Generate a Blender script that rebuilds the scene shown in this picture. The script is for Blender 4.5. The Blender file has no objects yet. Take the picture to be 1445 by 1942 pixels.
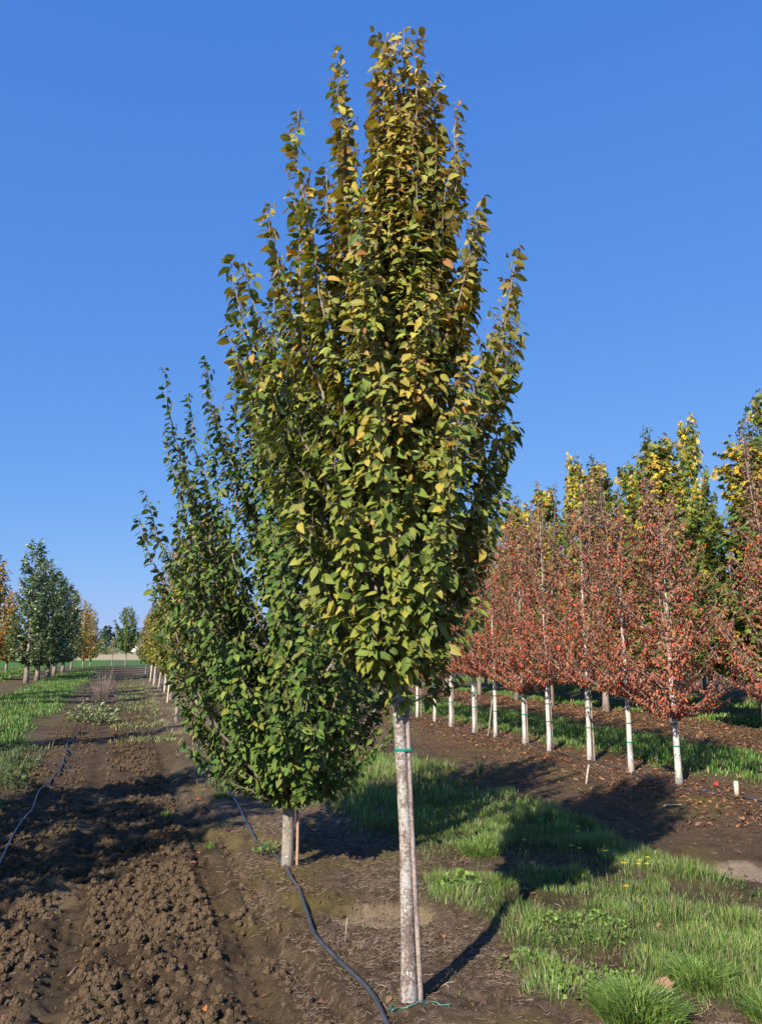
import bpy, math, random
import numpy as np
from mathutils import Vector, Matrix

rng = np.random.default_rng(7)
random.seed(7)
S = bpy.context.scene
C = S.collection

# ------------------------------------------------------------------ camera
cam_d = bpy.data.cameras.new('camera')
cam = bpy.data.objects.new('camera', cam_d)
C.objects.link(cam)
cam.location = (0, 0, 1.6)
cam.rotation_euler = (math.radians(90 + 10.16), 0, 0)
cam_d.sensor_fit = 'VERTICAL'
cam_d.sensor_height = 36
cam_d.lens = 27.0
cam_d.clip_start = 0.05
cam_d.clip_end = 9000
S.camera = cam

# ------------------------------------------------------------------ sky, sun, exposure
SUN_EL = math.radians(34)
SUN_AZ = 28.0            # heading the shadows fall towards, clockwise from +Y
W = bpy.data.worlds.new('World')
S.world = W
W.use_nodes = True
wn = W.node_tree
bg = wn.nodes['Background']
sky = wn.nodes.new('ShaderNodeTexSky')
sky.sky_type = 'NISHITA'
sky.sun_disc = False
sky.sun_elevation = SUN_EL
sky.sun_rotation = math.radians(180 + SUN_AZ)
sky.air_density = 1.0
sky.dust_density = 0.3
sky.ozone_density = 6.0
sky.altitude = 60
# the camera's rendering of a clear sky: one tone curve per channel over the whole sky
sep = wn.nodes.new('ShaderNodeSeparateColor'); comb = wn.nodes.new('ShaderNodeCombineColor')
wn.links.new(sky.outputs[0], sep.inputs[0])
for k_, (g_, c_) in enumerate(((.76, .1138), (.50, .2210), (.251, .5694))):
    pw = wn.nodes.new('ShaderNodeMath'); pw.operation = 'POWER'; pw.inputs[1].default_value = g_
    ml = wn.nodes.new('ShaderNodeMath'); ml.operation = 'MULTIPLY'; ml.inputs[1].default_value = c_ / .12
    wn.links.new(sep.outputs[k_], pw.inputs[0]); wn.links.new(pw.outputs[0], ml.inputs[0]); wn.links.new(ml.outputs[0], comb.inputs[k_])
wn.links.new(comb.outputs[0], bg.inputs[0])
bg.inputs[1].default_value = 0.078
sun_d = bpy.data.lights.new('sun', 'SUN')
sun_d.energy = 5.0
sun_d.angle = math.radians(0.53)
sun_d.color = (1.0, 0.92, 0.78)
sun = bpy.data.objects.new('sun', sun_d)
C.objects.link(sun)
a = math.radians(SUN_AZ)
Ldir = Vector((math.sin(a) * math.cos(SUN_EL), math.cos(a) * math.cos(SUN_EL), -math.sin(SUN_EL)))
sun.rotation_euler = Ldir.to_track_quat('-Z', 'Y').to_euler()
S.view_settings.view_transform = 'Standard'
S.view_settings.look = 'None'
S.view_settings.exposure = 0.62
S.view_settings.gamma = 1.0
S.cycles.max_bounces = 6
S.cycles.transmission_bounces = 4
S.cycles.diffuse_bounces = 3
S.cycles.caustics_reflective = False
S.cycles.caustics_refractive = False
S.cycles.use_denoising = True

# ------------------------------------------------------------------ row coordinates of the nursery: u across the rows, v along them
TH = math.radians(18.2)
CT, ST = math.cos(TH), math.sin(TH)
def xy(u, v):
    return CT * u - ST * v, ST * u + CT * v
def uv_of(x, y):
    return CT * x + ST * y, -ST * x + CT * y

# ------------------------------------------------------------------ numpy noise
def _h(ix, iy, s):
    n = (ix.astype(np.int64) * 374761393 + iy.astype(np.int64) * 668265263 + s * 1442695041) & 0xFFFFFFFF
    n = ((n ^ (n >> 13)) * 1274126177) & 0xFFFFFFFF
    n = (n ^ (n >> 16)) & 0xFFFFFFFF
    return n.astype(np.float64) / 4294967295.0
def vnoise(x, y, s=0):
    x = np.asarray(x, float); y = np.asarray(y, float)
    ix = np.floor(x); iy = np.floor(y)
    fx = x - ix; fy = y - iy
    fx = fx * fx * (3 - 2 * fx); fy = fy * fy * (3 - 2 * fy)
    a = _h(ix, iy, s); b = _h(ix + 1, iy, s); c = _h(ix, iy + 1, s); d = _h(ix + 1, iy + 1, s)
    return (a * (1 - fx) + b * fx) * (1 - fy) + (c * (1 - fx) + d * fx) * fy
def fbm(x, y, s=0, o=4):
    t = 0; amp = .5; n = 0
    for k in range(o):
        t = t + amp * vnoise(x * 2 ** k + 17 * k, y * 2 ** k - 9 * k, s + k); n += amp; amp *= .5
    return t / n
def worley(x, y, s=0):
    ix = np.floor(x); iy = np.floor(y); best = np.full(np.shape(x), 9.0); cid = np.zeros(np.shape(x))
    for dx in (-1, 0, 1):
        for dy in (-1, 0, 1):
            cx = ix + dx; cy = iy + dy
            px = cx + _h(cx, cy, s); py = cy + _h(cx, cy, s + 5)
            d = np.hypot(x - px, y - py)
            m = d < best
            best = np.where(m, d, best); cid = np.where(m, _h(cx, cy, s + 9), cid)
    return best, cid
def sst(a, b, x):
    t = np.clip((x - a) / (b - a), 0, 1)
    return t * t * (3 - 2 * t)
def band(u, a, b, w):
    return sst(a - w, a + w, u) * (1 - sst(b - w, b + w, u))

# ------------------------------------------------------------------ the ground's shape and its zones
def grass_mask(x, y):
    u, v = uv_of(x, y)
    n = fbm(x * 1.3, y * 1.3, 3) - .5
    n2 = fbm(x * 4, y * 4, 8) - .5
    uu = u + n * 1.1 + n2 * .35
    near = band(uu, 2.15, 4.05, .12) * (1 - sst(10.5, 11.5, v + n * 2))
    near = near * (1 - .95 * np.exp(-(((x - .55) / .75) ** 2 + ((y - 6.1) / .42) ** 2) ** 2))
    near = near * (1 - .9 * np.exp(-(((x - 1.05) / .5) ** 2 + ((y - 3.72) / .24) ** 2)))
    near = near * (1 - .85 * sst(.61, .71, fbm(x * 1.9, y * 1.9, 21))) * sst(3.84, 3.98, y + n * .5)
    s1 = band(u + n * .8, 7.2, 9.4, .15)
    s2 = band(u + n * .8, 12.6, 13.9, .2)
    s3 = band(u + n * .8, 16.0, 18.5, .2)
    l1 = band(u + n * 1.0, -3.9, -1.75, .2)
    l2 = band(u + n * .8, -9.0, -6.0, .3) + (u < -11)
    far = sst(76, 80, v)
    g = np.maximum.reduce([near, s1, s2, s3, l1, np.minimum(l2, 1.0) * .9])
    return np.clip(g * (1 - far), 0, 1)
def ground_z(x, y, fine=True):
    x = np.asarray(x, float); y = np.asarray(y, float)
    u, v = uv_of(x, y)
    near = 1 - sst(14, 30, y)
    z = (fbm(x * .35, y * .35, 1) - .5) * .10 * (1 - np.exp(-(x ** 2 + (y - 4) ** 2) / 9))
    w = (fbm(x * 1.1, y * 1.1, 2) - .5)
    # the worked lane lies lower than the bank the trees stand on, the bank edge broken
    edge = u + (fbm(x * 2.3, y * 2.3, 12) - .5) * .55
    lane = band(edge, -.75, .92, .035)
    z = z - lane * .055 + w * .05
    gm = grass_mask(x, y)
    z = z + gm * (.03 + .05 * (fbm(x * 3, y * 3, 31) - .3))
    # wheel ruts
    lug = .5 + .5 * np.sin((v + .5 * np.abs(u - np.where(u > .2, .68, -.24))) * 2 * np.pi / .10)
    for uc in (-.24, .68):
        d = (u - uc + (fbm(v * .8, v * 0, 41) - .5) * .12)
        r = np.exp(-(d / .075) ** 2)
        z = z - r * .016
        for off, ph in ((-.045, 0), (.045, .5)):
            tread = sst(.45, .7, .5 + .5 * np.sin((v / .13 + ph) * 2 * np.pi)) * np.exp(-((d - off) / .034) ** 4) * sst(.38, .5, fbm(x * 4, y * 4, 44))
            z = z - tread * .065 * near
        z = z + np.exp(-((np.abs(d) - .13) / .05) ** 2) * .014
    if fine:
        rough = band(u, -.12, .58, .1) + .55 * band(u, -1.0, -.36, .15) + .15 * (1 - gm)
        rough = np.clip(rough, 0, 1) * near
        wx = x + .04 * (vnoise(x * 20, y * 20, 5) - .5); wy = y + .04 * (vnoise(x * 20, y * 20, 6) - .5)
        d1, c1 = worley(wx / .11, wy / .11, 1)
        d2, c2 = worley(wx / .042, wy / .042, 2)
        rg = 1 - np.abs(2 * fbm(wx * 11, wy * 11, 15, 3) - 1) * 2.2
        z = z + rough * ((.5 - d1) * .046 * (.2 + c1 * 1.3) + (.5 - d2) * .036 * (.3 + c2) - np.clip(rg, 0, 1) ** 2 * .032)
        z = z + (fbm(x * 9, y * 9, 13, 5) - .5) * (.030 + .03 * rough) * near
        # low eroded cut with crumbling edge in front of the second tree and the pits beside the row
        z = z + near * (.010 + .016 * rough) * (vnoise(x * 45, y * 45, 51) - .5)
    for (px_, py_, rx, ry, dep) in ((-.03, 5.06, .42, .26, .07), (-1.05, 6.9, .4, .35, .06), (2.8, 6.0, .6, .35, .05), (-2.35, 5.6, .4, .35, -.05), (-.5, 5.35, .28, .2, -.03)):
        q = ((x - px_) / rx) ** 2 + ((y - py_) / ry) ** 2
        qq = q + (fbm(x * 5, y * 5, 61) - .5) * .9
        z = z - dep * (1 - sst(.35, .75, qq))
    # collars of earth around the two front trunks
    for (tx, ty) in ((.13, 3.83), (-.69, 6.04)):
        z = z + .03 * np.exp(-((x - tx) ** 2 + (y - ty) ** 2) / .03)
    z = z * (1 - sst(60, 90, y)) + sst(120, 260, y) * (y - 120) * .004 * (y < 3000)
    return z

# ------------------------------------------------------------------ mesh helpers
def np_mesh(name, V, faces, mats=None, tint=None, uv=None, smooth=False, midx=None):
    me = bpy.data.meshes.new(name)
    V = np.asarray(V, np.float32)
    if not isinstance(faces, (list, tuple)):
        faces = [faces]
    faces = [np.asarray(f, np.int32) for f in faces if len(f)]
    nl = sum(f.size for f in faces); nf = sum(len(f) for f in faces)
    me.vertices.add(len(V)); me.vertices.foreach_set('co', V.ravel())
    me.loops.add(nl); me.polygons.add(nf)
    li = np.concatenate([f.ravel() for f in faces])
    st = []; o = 0
    for f in faces:
        st.append(o + np.arange(len(f)) * f.shape[1]); o += f.size
    me.loops.foreach_set('vertex_index', li)
    me.polygons.foreach_set('loop_start', np.concatenate(st).astype(np.int32))
    if midx is not None:
        me.polygons.foreach_set('material_index', np.asarray(midx, np.int32))
    me.update(calc_edges=True)
    if tint is not None:
        at = me.color_attributes.new('tint', 'FLOAT_COLOR', 'POINT')
        c = np.ones((len(V), 4), np.float32); c[:, :tint.shape[1]] = tint
        at.data.foreach_set('color', c.ravel())
    if uv is not None:
        ul = me.uv_layers.new(name='UVMap')
        ul.data.foreach_set('uv', np.asarray(uv, np.float32)[li].ravel())
    if smooth:
        me.polygons.foreach_set('use_smooth', np.ones(nf, bool))
    for m in (mats or []):
        me.materials.append(m)
    return me
def link(name, me, parent=None, loc=None):
    o = bpy.data.objects.new(name, me)
    C.objects.link(o)
    if parent: o.parent = parent
    if loc is not None: o.location = loc
    return o
def tag(o, label=None, cat=None, group=None, kind=None):
    if label: o['label'] = label
    if cat: o['category'] = cat
    if group: o['group'] = group
    if kind: o['kind'] = kind
    return o
def empty(name, loc, label, cat, group=None, rz=0):
    o = bpy.data.objects.new(name, None)
    o.empty_display_size = .2
    C.objects.link(o)
    o.location = loc; o.rotation_euler = (0, 0, rz)
    return tag(o, label, cat, group)

class Tubes:
    """collects tapered tubes along polylines"""
    def __init__(s): s.V = []; s.Q = []; s.T = []; s.n = 0; s.UV = []
    def add(s, P, R, k=6, cap=True):
        P = np.asarray(P, float); R = np.broadcast_to(np.asarray(R, float), (len(P),)) if np.ndim(R) else np.full(len(P), R)
        n = len(P)
        t = np.gradient(P, axis=0); t /= np.linalg.norm(t, axis=1)[:, None] + 1e-9
        ref = np.array([0, 0, 1.0]) if abs(t[0, 2]) < .9 else np.array([1.0, 0, 0])
        U = np.zeros_like(P); W_ = np.zeros_like(P)
        u = np.cross(t[0], ref); u /= np.linalg.norm(u)
        for i in range(n):
            u = u - t[i] * np.dot(u, t[i]); u /= np.linalg.norm(u) + 1e-9
            U[i] = u; W_[i] = np.cross(t[i], u)
        a = np.arange(k) * 2 * np.pi / k
        ring = (np.cos(a)[None, :, None] * U[:, None, :] + np.sin(a)[None, :, None] * W_[:, None, :]) * R[:, None, None] + P[:, None, :]
        s.V.append(ring.reshape(-1, 3))
        L = np.concatenate([[0], np.cumsum(np.linalg.norm(np.diff(P, axis=0), axis=1))])
        s.UV.append(np.stack([np.broadcast_to(a / 6.283, (n, k)), np.broadcast_to(L[:, None], (n, k))], -1).reshape(-1, 2))
        i = np.arange(n - 1)[:, None] * k; j = np.arange(k)[None, :]; j2 = (j + 1) % k
        q = np.stack([i + j, i + j2, i + k + j2, i + k + j], -1).reshape(-1, 4) + s.n
        s.Q.append(q)
        if cap:
            for base, c, fl in ((0, P[0], 1), ((n - 1) * k, P[-1], 0)):
                ci = n * k + (0 if fl else 1)
                jj = np.arange(k)
                tri = np.stack([base + (jj + 1) % k, base + jj, np.full(k, ci)], -1) if fl else np.stack([base + jj, base + (jj + 1) % k, np.full(k, ci)], -1)
                s.T.append(tri + s.n)
            s.V.append(np.stack([P[0], P[-1]])); s.UV.append(np.zeros((2, 2)))
            s.n += 2
        s.n += n * k
    def mesh(s, name, mat, smooth=True):
        F = [np.concatenate(s.Q)]
        if s.T: F.append(np.concatenate(s.T))
        return np_mesh(name, np.concatenate(s.V), F, [mat], uv=np.concatenate(s.UV), smooth=smooth)

# ------------------------------------------------------------------ materials
def mat(name):
    m = bpy.data.materials.new(name); m.use_nodes = True
    nt = m.node_tree; p = nt.nodes['Principled BSDF']
    return m, nt, p
def N(nt, t, **kw):
    n = nt.nodes.new(t)
    for k, v in kw.items():
        if hasattr(n, k): setattr(n, k, v)
        else: n.inputs[k].default_value = v
    return n
def ramp(nt, fac, stops):
    r = nt.nodes.new('ShaderNodeValToRGB')
    els = r.color_ramp.elements
    while len(els) < len(stops): els.new(.5)
    for e, (p, c) in zip(els, stops):
        e.position = p; e.color = (*c, 1) if len(c) == 3 else c
    nt.links.new(fac, r.inputs[0])
    return r
def mixc(nt, a, b, fac, mode='MIX'):
    m = nt.nodes.new('ShaderNodeMix'); m.data_type = 'RGBA'; m.blend_type = mode
    for sock, val in ((m.inputs[6], a), (m.inputs[7], b), (m.inputs[0], fac)):
        if hasattr(val, 'type'): nt.links.new(val, sock)
        else: sock.default_value = val if not isinstance(val, tuple) else (*val[:3], 1)
    return m.outputs[2]
def leaf_material(name, rough=.5, trans=.3, veins=True, back=1.25):
    m, nt, p = mat(name)
    at = N(nt, 'ShaderNodeAttribute', attribute_name='tint')
    uvn = nt.nodes.new('ShaderNodeUVMap'); uvn.uv_map = 'UVMap'
    col = at.outputs['Color']
    geo = nt.nodes.new('ShaderNodeNewGeometry')
    if veins:
        sx = nt.nodes.new('ShaderNodeSeparateXYZ'); nt.links.new(uvn.outputs[0], sx.inputs[0])
        ab = N(nt, 'ShaderNodeMath', operation='ABSOLUTE'); nt.links.new(sx.outputs[0], ab.inputs[0])
        mu = N(nt, 'ShaderNodeMath', operation='MULTIPLY_ADD'); nt.links.new(ab.outputs[0], mu.inputs[0]); mu.inputs[1].default_value = -1.1
        nt.links.new(sx.outputs[1], mu.inputs[2])
        fr = N(nt, 'ShaderNodeMath', operation='MULTIPLY'); nt.links.new(mu.outputs[0], fr.inputs[0]); fr.inputs[1].default_value = 11 * 6.283
        sn = N(nt, 'ShaderNodeMath', operation='SINE'); nt.links.new(fr.outputs[0], sn.inputs[0])
        r = ramp(nt, sn.outputs[0], [(0.0, (.82, .82, .82)), (.75, (1, 1, 1)), (1.0, (1.12, 1.1, .9))])
        mid = ramp(nt, ab.outputs[0], [(0.0, (1.25, 1.2, .9)), (.05, (1, 1, 1)), (1.0, (1, 1, 1))])
        col = mixc(nt, col, r.outputs[0], 1.0, 'MULTIPLY')
        col = mixc(nt, col, mid.outputs[0], 1.0, 'MULTIPLY')
        b = N(nt, 'ShaderNodeBump'); b.inputs['Strength'].default_value = .5; b.inputs['Distance'].default_value = .002
        nt.links.new(sn.outputs[0], b.inputs['Height']); nt.links.new(b.outputs[0], p.inputs['Normal'])
    bk = mixc(nt, col, (.30, .33, .22), .25)
    col2 = mixc(nt, col, bk, geo.outputs['Backfacing'])
    nt.links.new(col2, p.inputs['Base Color'])
    p.inputs['Roughness'].default_value = rough
    p.inputs['Specular IOR Level'].default_value = .35
    tr = nt.nodes.new('ShaderNodeBsdfTranslucent')
    tc = mixc(nt, col, (1.3, 1.25, .5), 1.0, 'MULTIPLY')
    nt.links.new(tc, tr.inputs[0])
    mx = nt.nodes.new('ShaderNodeMixShader'); mx.inputs[0].default_value = trans
    nt.links.new(p.outputs[0], mx.inputs[1]); nt.links.new(tr.outputs[0], mx.inputs[2])
    nt.links.new(mx.outputs[0], nt.nodes['Material Output'].inputs[0])
    return m
def bark_material(name, base, light, dark, white=.5, scale=14.0, spots=.6):
    m, nt, p = mat(name)
    tc = nt.nodes.new('ShaderNodeTexCoord')
    mp = nt.nodes.new('ShaderNodeMapping'); mp.inputs['Scale'].default_value = (1, 1, .35)
    nt.links.new(tc.outputs['Object'], mp.inputs[0])
    n1 = N(nt, 'ShaderNodeTexNoise'); n1.inputs['Scale'].default_value = scale; n1.inputs['Detail'].default_value = 6; n1.inputs['Roughness'].default_value = .7
    nt.links.new(mp.outputs[0], n1.inputs[0])
    n2 = N(nt, 'ShaderNodeTexNoise'); n2.inputs['Scale'].default_value = scale * 7; n2.inputs['Detail'].default_value = 5; n2.inputs['Roughness'].default_value = .75
    nt.links.new(tc.outputs['Object'], n2.inputs[0])
    ad = N(nt, 'ShaderNodeMath', operation='ADD'); nt.links.new(n1.outputs[0], ad.inputs[0]); nt.links.new(n2.outputs[0], ad.inputs[1])
    ha = N(nt, 'ShaderNodeMath', operation='MULTIPLY'); nt.links.new(ad.outputs[0], ha.inputs[0]); ha.inputs[1].default_value = .5
    c = .5 + (.5 - white) * .18
    r = ramp(nt, ha.outputs[0], [(max(0, c - .09), dark), (c - .03, base), (c + .015, light), (1, light)])
    nt.links.new(r.outputs[0], p.inputs['Base Color'])
    p.inputs['Roughness'].default_value = .85
    b = N(nt, 'ShaderNodeBump'); b.inputs['Strength'].default_value = .6; b.inputs['Distance'].default_value = .004
    nt.links.new(ha.outputs[0], b.inputs['Height']); nt.links.new(b.outputs[0], p.inputs['Normal'])
    return m
def plain(name, col, rough=.7, var=.2, scale=30, bump=.0):
    m, nt, p = mat(name)
    tc = nt.nodes.new('ShaderNodeTexCoord')
    n = N(nt, 'ShaderNodeTexNoise'); n.inputs['Scale'].default_value = scale; n.inputs['Detail'].default_value = 4
    nt.links.new(tc.outputs['Object'], n.inputs[0])
    lo = tuple(c * (1 - var) for c in col); hi = tuple(min(1, c * (1 + var)) for c in col)
    r = ramp(nt, n.outputs[0], [(.3, lo), (.7, hi)])
    nt.links.new(r.outputs[0], p.inputs['Base Color']); p.inputs['Roughness'].default_value = rough
    if bump:
        b = N(nt, 'ShaderNodeBump'); b.inputs['Strength'].default_value = bump; b.inputs['Distance'].default_value = .003
        nt.links.new(n.outputs[0], b.inputs['Height']); nt.links.new(b.outputs[0], p.inputs['Normal'])
    return m
def tinted(name, rough=.9, trans=0.0, nscale=60, var=.25, bump=.3, spec=.2):
    m, nt, p = mat(name)
    at = N(nt, 'ShaderNodeAttribute', attribute_name='tint')
    tc = nt.nodes.new('ShaderNodeTexCoord')
    n = N(nt, 'ShaderNodeTexNoise'); n.inputs['Scale'].default_value = nscale; n.inputs['Detail'].default_value = 6; n.inputs['Roughness'].default_value = .7
    nt.links.new(tc.outputs['Object'], n.inputs[0])
    r = ramp(nt, n.outputs[0], [(.3, (1 - var,) * 3), (.7, (1 + var,) * 3)])
    c = mixc(nt, at.outputs['Color'], r.outputs[0], 1.0, 'MULTIPLY')
    nt.links.new(c, p.inputs['Base Color']); p.inputs['Roughness'].default_value = rough
    p.inputs['Specular IOR Level'].default_value = spec
    if bump:
        b = N(nt, 'ShaderNodeBump'); b.inputs['Strength'].default_value = bump; b.inputs['Distance'].default_value = .01
        nt.links.new(n.outputs[0], b.inputs['Height']); nt.links.new(b.outputs[0], p.inputs['Normal'])
    if trans:
        tr = nt.nodes.new('ShaderNodeBsdfTranslucent'); nt.links.new(c, tr.inputs[0])
        mx = nt.nodes.new('ShaderNodeMixShader'); mx.inputs[0].default_value = trans
        nt.links.new(p.outputs[0], mx.inputs[1]); nt.links.new(tr.outputs[0], mx.inputs[2])
        nt.links.new(mx.outputs[0], nt.nodes['Material Output'].inputs[0])
    return m

M_LEAF = leaf_material('hornbeam_leaf', .42, .17)
M_FAR = leaf_material('tree_leaf', .55, .25, veins=False)
M_DRY = leaf_material('dry_leaf', .6, .2, veins=False)
M_BARK = bark_material('lichen_bark', (.25, .19, .15), (.46, .43, .395), (.13, .10, .085), .36, 12)
M_BARK2 = bark_material('grey_bark', (.235, .195, .155), (.33, .29, .24), (.15, .12, .095), .6, 6)
M_BARKW = bark_material('white_bark', (.5, .45, .39), (.62, .58, .52), (.12, .10, .08), .55, 9)
M_BARKM = bark_material('brown_bark', (.22, .165, .13), (.34, .27, .22), (.13, .095, .075), .5, 8)
M_TWIG = plain('twig_bark', (.23, .16, .12), .7, .3, 20)
M_TWIGP = plain('pale_twig_bark', (.27, .21, .165), .7, .3, 20)
M_STAKE = bark_material('weathered_stake', (.27, .205, .175), (.38, .305, .265), (.15, .115, .095), .5, 9)
M_STAKE2 = plain('tan_stake', (.42, .26, .18), .8, .2, 24, .3)
M_TAPE = plain('green_tape', (.015, .21, .15), .4, .2, 40)
M_TAPEP = plain('pale_green_tape', (.05, .20, .155), .6, .45, 40)
M_HOSE = plain('black_hose', (.055, .058, .068), .38, .3, 12)
M_PAINT = plain('white_mark', (.85, .85, .82), .7, .05, 60)
M_GRASS = tinted('grass_blade', .5, .25, 3, .15, 0, .3)
M_SOIL = tinted('soil', .95, 0, 55, .34, .9, .10)
_nt = M_SOIL.node_tree
_n = [q for q in _nt.nodes if q.type == 'TEX_NOISE'][0]; _b = [q for q in _nt.nodes if q.type == 'BUMP'][0]
_n.inputs['Detail'].default_value = 10; _n.inputs['Roughness'].default_value = .78; _n.inputs['Scale'].default_value = 24
_b.inputs['Distance'].default_value = .045
M_CLOD = tinted('soil_clod', .95, 0, 70, .28, .5, .12)
M_STRAW = tinted('straw', .8, 0, 40, .2, 0, .2)
M_YELLOW = plain('dandelion_petal', (.85, .62, .01), .6, .1, 60)
M_WOODCUT = plain('pale_cut_wood', (.62, .52, .38), .8, .15, 30)

# ------------------------------------------------------------------ ground sheet
def axis(lo, hi, base, grow, far):
    a = list(np.arange(lo, hi, base)); s = base; x = a[-1]
    while x < far:
        s *= grow; x += s; a.append(x)
    s = base; x = lo; b = []
    while x > -far:
        s *= grow; x -= s; b.append(x)
    return np.array(b[::-1] + a)
gx = np.arange(-2.5, .3, .012)
lo_, hi_ = [gx[0]], [gx[-1]]
s_ = .012
while lo_[-1] > -4000: s_ *= 1.045; lo_.append(lo_[-1] - s_)
s_ = .016
while hi_[-1] < 4000: s_ *= 1.0 if hi_[-1] < 2.4 else 1.045; hi_.append(hi_[-1] + s_)
gx = np.array(lo_[:0:-1] + list(gx) + hi_[1:])
ys = [3.1]
while ys[-1] < 4500:
    ys.append(ys[-1] + max(.0125, ys[-1] ** 2 / 900 if ys[-1] < 60 else ys[-1] * .052))
b = []; y_ = 3.1; s_ = .03
while y_ > -60:
    y_ -= s_; s_ *= 1.12; b.append(y_)
gy = np.array(b[::-1] + ys)
X, Y = np.meshgrid(gx, gy)
Z = ground_z(X, Y)
nx_, ny_ = len(gx), len(gy)
u, v = uv_of(X, Y)
n1 = fbm(X * .9, Y * .9, 71); n2 = fbm(X * 5, Y * 5, 73); n3 = fbm(X * 22, Y * 22, 77)
soil = np.array([.112, .077, .046]); dark = np.array([.048, .033, .021]); pale = np.array([.30, .225, .14])
ochre = np.array([.15, .115, .045]); litter = np.array([.21, .145, .10]); green = np.array([.06, .085, .025])
def lerp(a, b, t): return a + (b - a) * t[..., None]
col = np.ones(X.shape + (3,)) * soil
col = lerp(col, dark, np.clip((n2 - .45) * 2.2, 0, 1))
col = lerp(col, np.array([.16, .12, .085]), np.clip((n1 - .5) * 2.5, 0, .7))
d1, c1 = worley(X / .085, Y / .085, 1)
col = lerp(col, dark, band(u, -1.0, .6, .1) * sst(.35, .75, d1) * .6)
col = lerp(col, litter, band(u, 1.0, 2.3, .2) * np.clip((n3 - .42) * 4, 0, 1) * .7)
col = lerp(col, np.array([.20, .105, .06]), band(u, 4.8, 7.3, .3) * np.clip((n3 - .4) * 4, 0, 1) * .55)
col = lerp(col, np.array([.20, .105, .06]), band(u, 9.4, 12.6, .3) * np.clip((n3 - .4) * 4, 0, 1) * .6)
col = lerp(col, ochre, np.clip((fbm(X * 1.7, Y * 1.7, 91) - .56) * 6, 0, .75) * (1 - band(u, -.9, .7, .1)))
for (px_, py_, rx, ry, c_) in ((.0, 5.1, .42, .24, pale), (2.75, 6.05, .62, .3, np.array([.36, .27, .19])), (-2.3, 5.55, .4, .3, np.array([.24, .165, .10])), (-.42, 5.25, .3, .2, ochre), (-3.1, 9.2, .3, .3, np.array([.22, .15, .09]))):
    q = ((X - px_) / rx) ** 2 + ((Y - py_) / ry) ** 2 + (n2 - .5) * 1.4
    col = lerp(col, c_, 1 - sst(.3, .9, q))
gm = grass_mask(X, Y)
col = lerp(col, green, gm * np.clip(.55 + .5 * sst(8, 16, Y), 0, 1))
weedy = band(u, -.1, .75, .15) * sst(17, 22, v) * (1 - sst(40, 60, v)) * np.clip((n1 - .35) * 3, 0, 1)
col = lerp(col, np.array([.13, .14, .05]), weedy * .6)
fld = sst(78, 80, v)
col = lerp(col, np.array([.075, .16, .035]), fld)
col = lerp(col, np.array([.10, .12, .07]), fld * band(u, -1.6, 1.2, .1) * (1 - sst(125, 130, v)) * .8)
col = lerp(col, np.array([.42, .33, .2]), sst(128, 132, v))
col = lerp(col, np.array([.16, .19, .08]), sst(240, 300, v))
idx = np.arange(nx_ * ny_).reshape(ny_, nx_)
quads = np.stack([idx[:-1, :-1], idx[:-1, 1:], idx[1:, 1:], idx[1:, :-1]], -1).reshape(-1, 4)
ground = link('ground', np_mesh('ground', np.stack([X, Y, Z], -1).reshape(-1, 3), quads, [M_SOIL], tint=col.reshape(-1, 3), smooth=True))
tag(ground, kind='structure')

# ------------------------------------------------------------------ leaf templates  (x across, y along, z up)
def tmpl_hornbeam():
    t = np.array([0, .22, .48, .76, 1.0]); w = np.array([.0, .20, .26, .175, 0])
    zc = np.array([0, .03, .03, -.02, -.12])
    V = [(0, 0, 0)]; U = [(0, 0)]
    for i in (1, 2, 3):
        V += [(0, t[i], zc[i]), (-w[i], t[i] - .03, zc[i] + .045), (w[i], t[i] - .03, zc[i] + .045)]
        U += [(0, t[i]), (-w[i], t[i]), (w[i], t[i])]
    V.append((0, 1, zc[4])); U.append((0, 1))
    F = [(0, 1, 2), (0, 3, 1), (1, 4, 5), (1, 5, 2), (1, 3, 6), (1, 6, 4), (4, 7, 8), (4, 8, 5), (4, 6, 9), (4, 9, 7), (7, 10, 8), (7, 9, 10)]
    return np.array(V, float), np.array(F), np.array(U, float)
def tmpl_simple(w=.26, fold=.09):
    V = [(0, 0, 0), (0, .5, 0), (-w, .42, fold), (w, .42, fold), (0, 1, -.08)]
    F = [(0, 1, 2), (0, 3, 1), (1, 4, 2), (1, 3, 4)]
    return np.array(V, float), np.array(F), np.array([(0, 0), (0, .5), (-w, .4), (w, .4), (0, 1)], float)
def tmpl_maple():
    a = np.radians([-90, -40, -15, 15, 40, 62, 90, 118, 140, 165, 195, 220])
    r = np.array([.12, .33, .5, .30, .56, .34, .62, .34, .56, .30, .5, .33])
    V = [(0, .42, .04)] + [(r[i] * math.cos(a[i]), .42 + r[i] * math.sin(a[i]), -.10 * r[i] * 2 * (i % 2 == 0)) for i in range(12)]
    F = [(0, 1 + i, 1 + (i + 1) % 12) for i in range(12)]
    V = np.array(V, float)
    return V, np.array(F), V[:, :2].copy()
T_HORN, T_SIMPLE, T_MAPLE, T_CURL = tmpl_hornbeam(), tmpl_simple(), tmpl_maple(), tmpl_simple(.2, .2)

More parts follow.
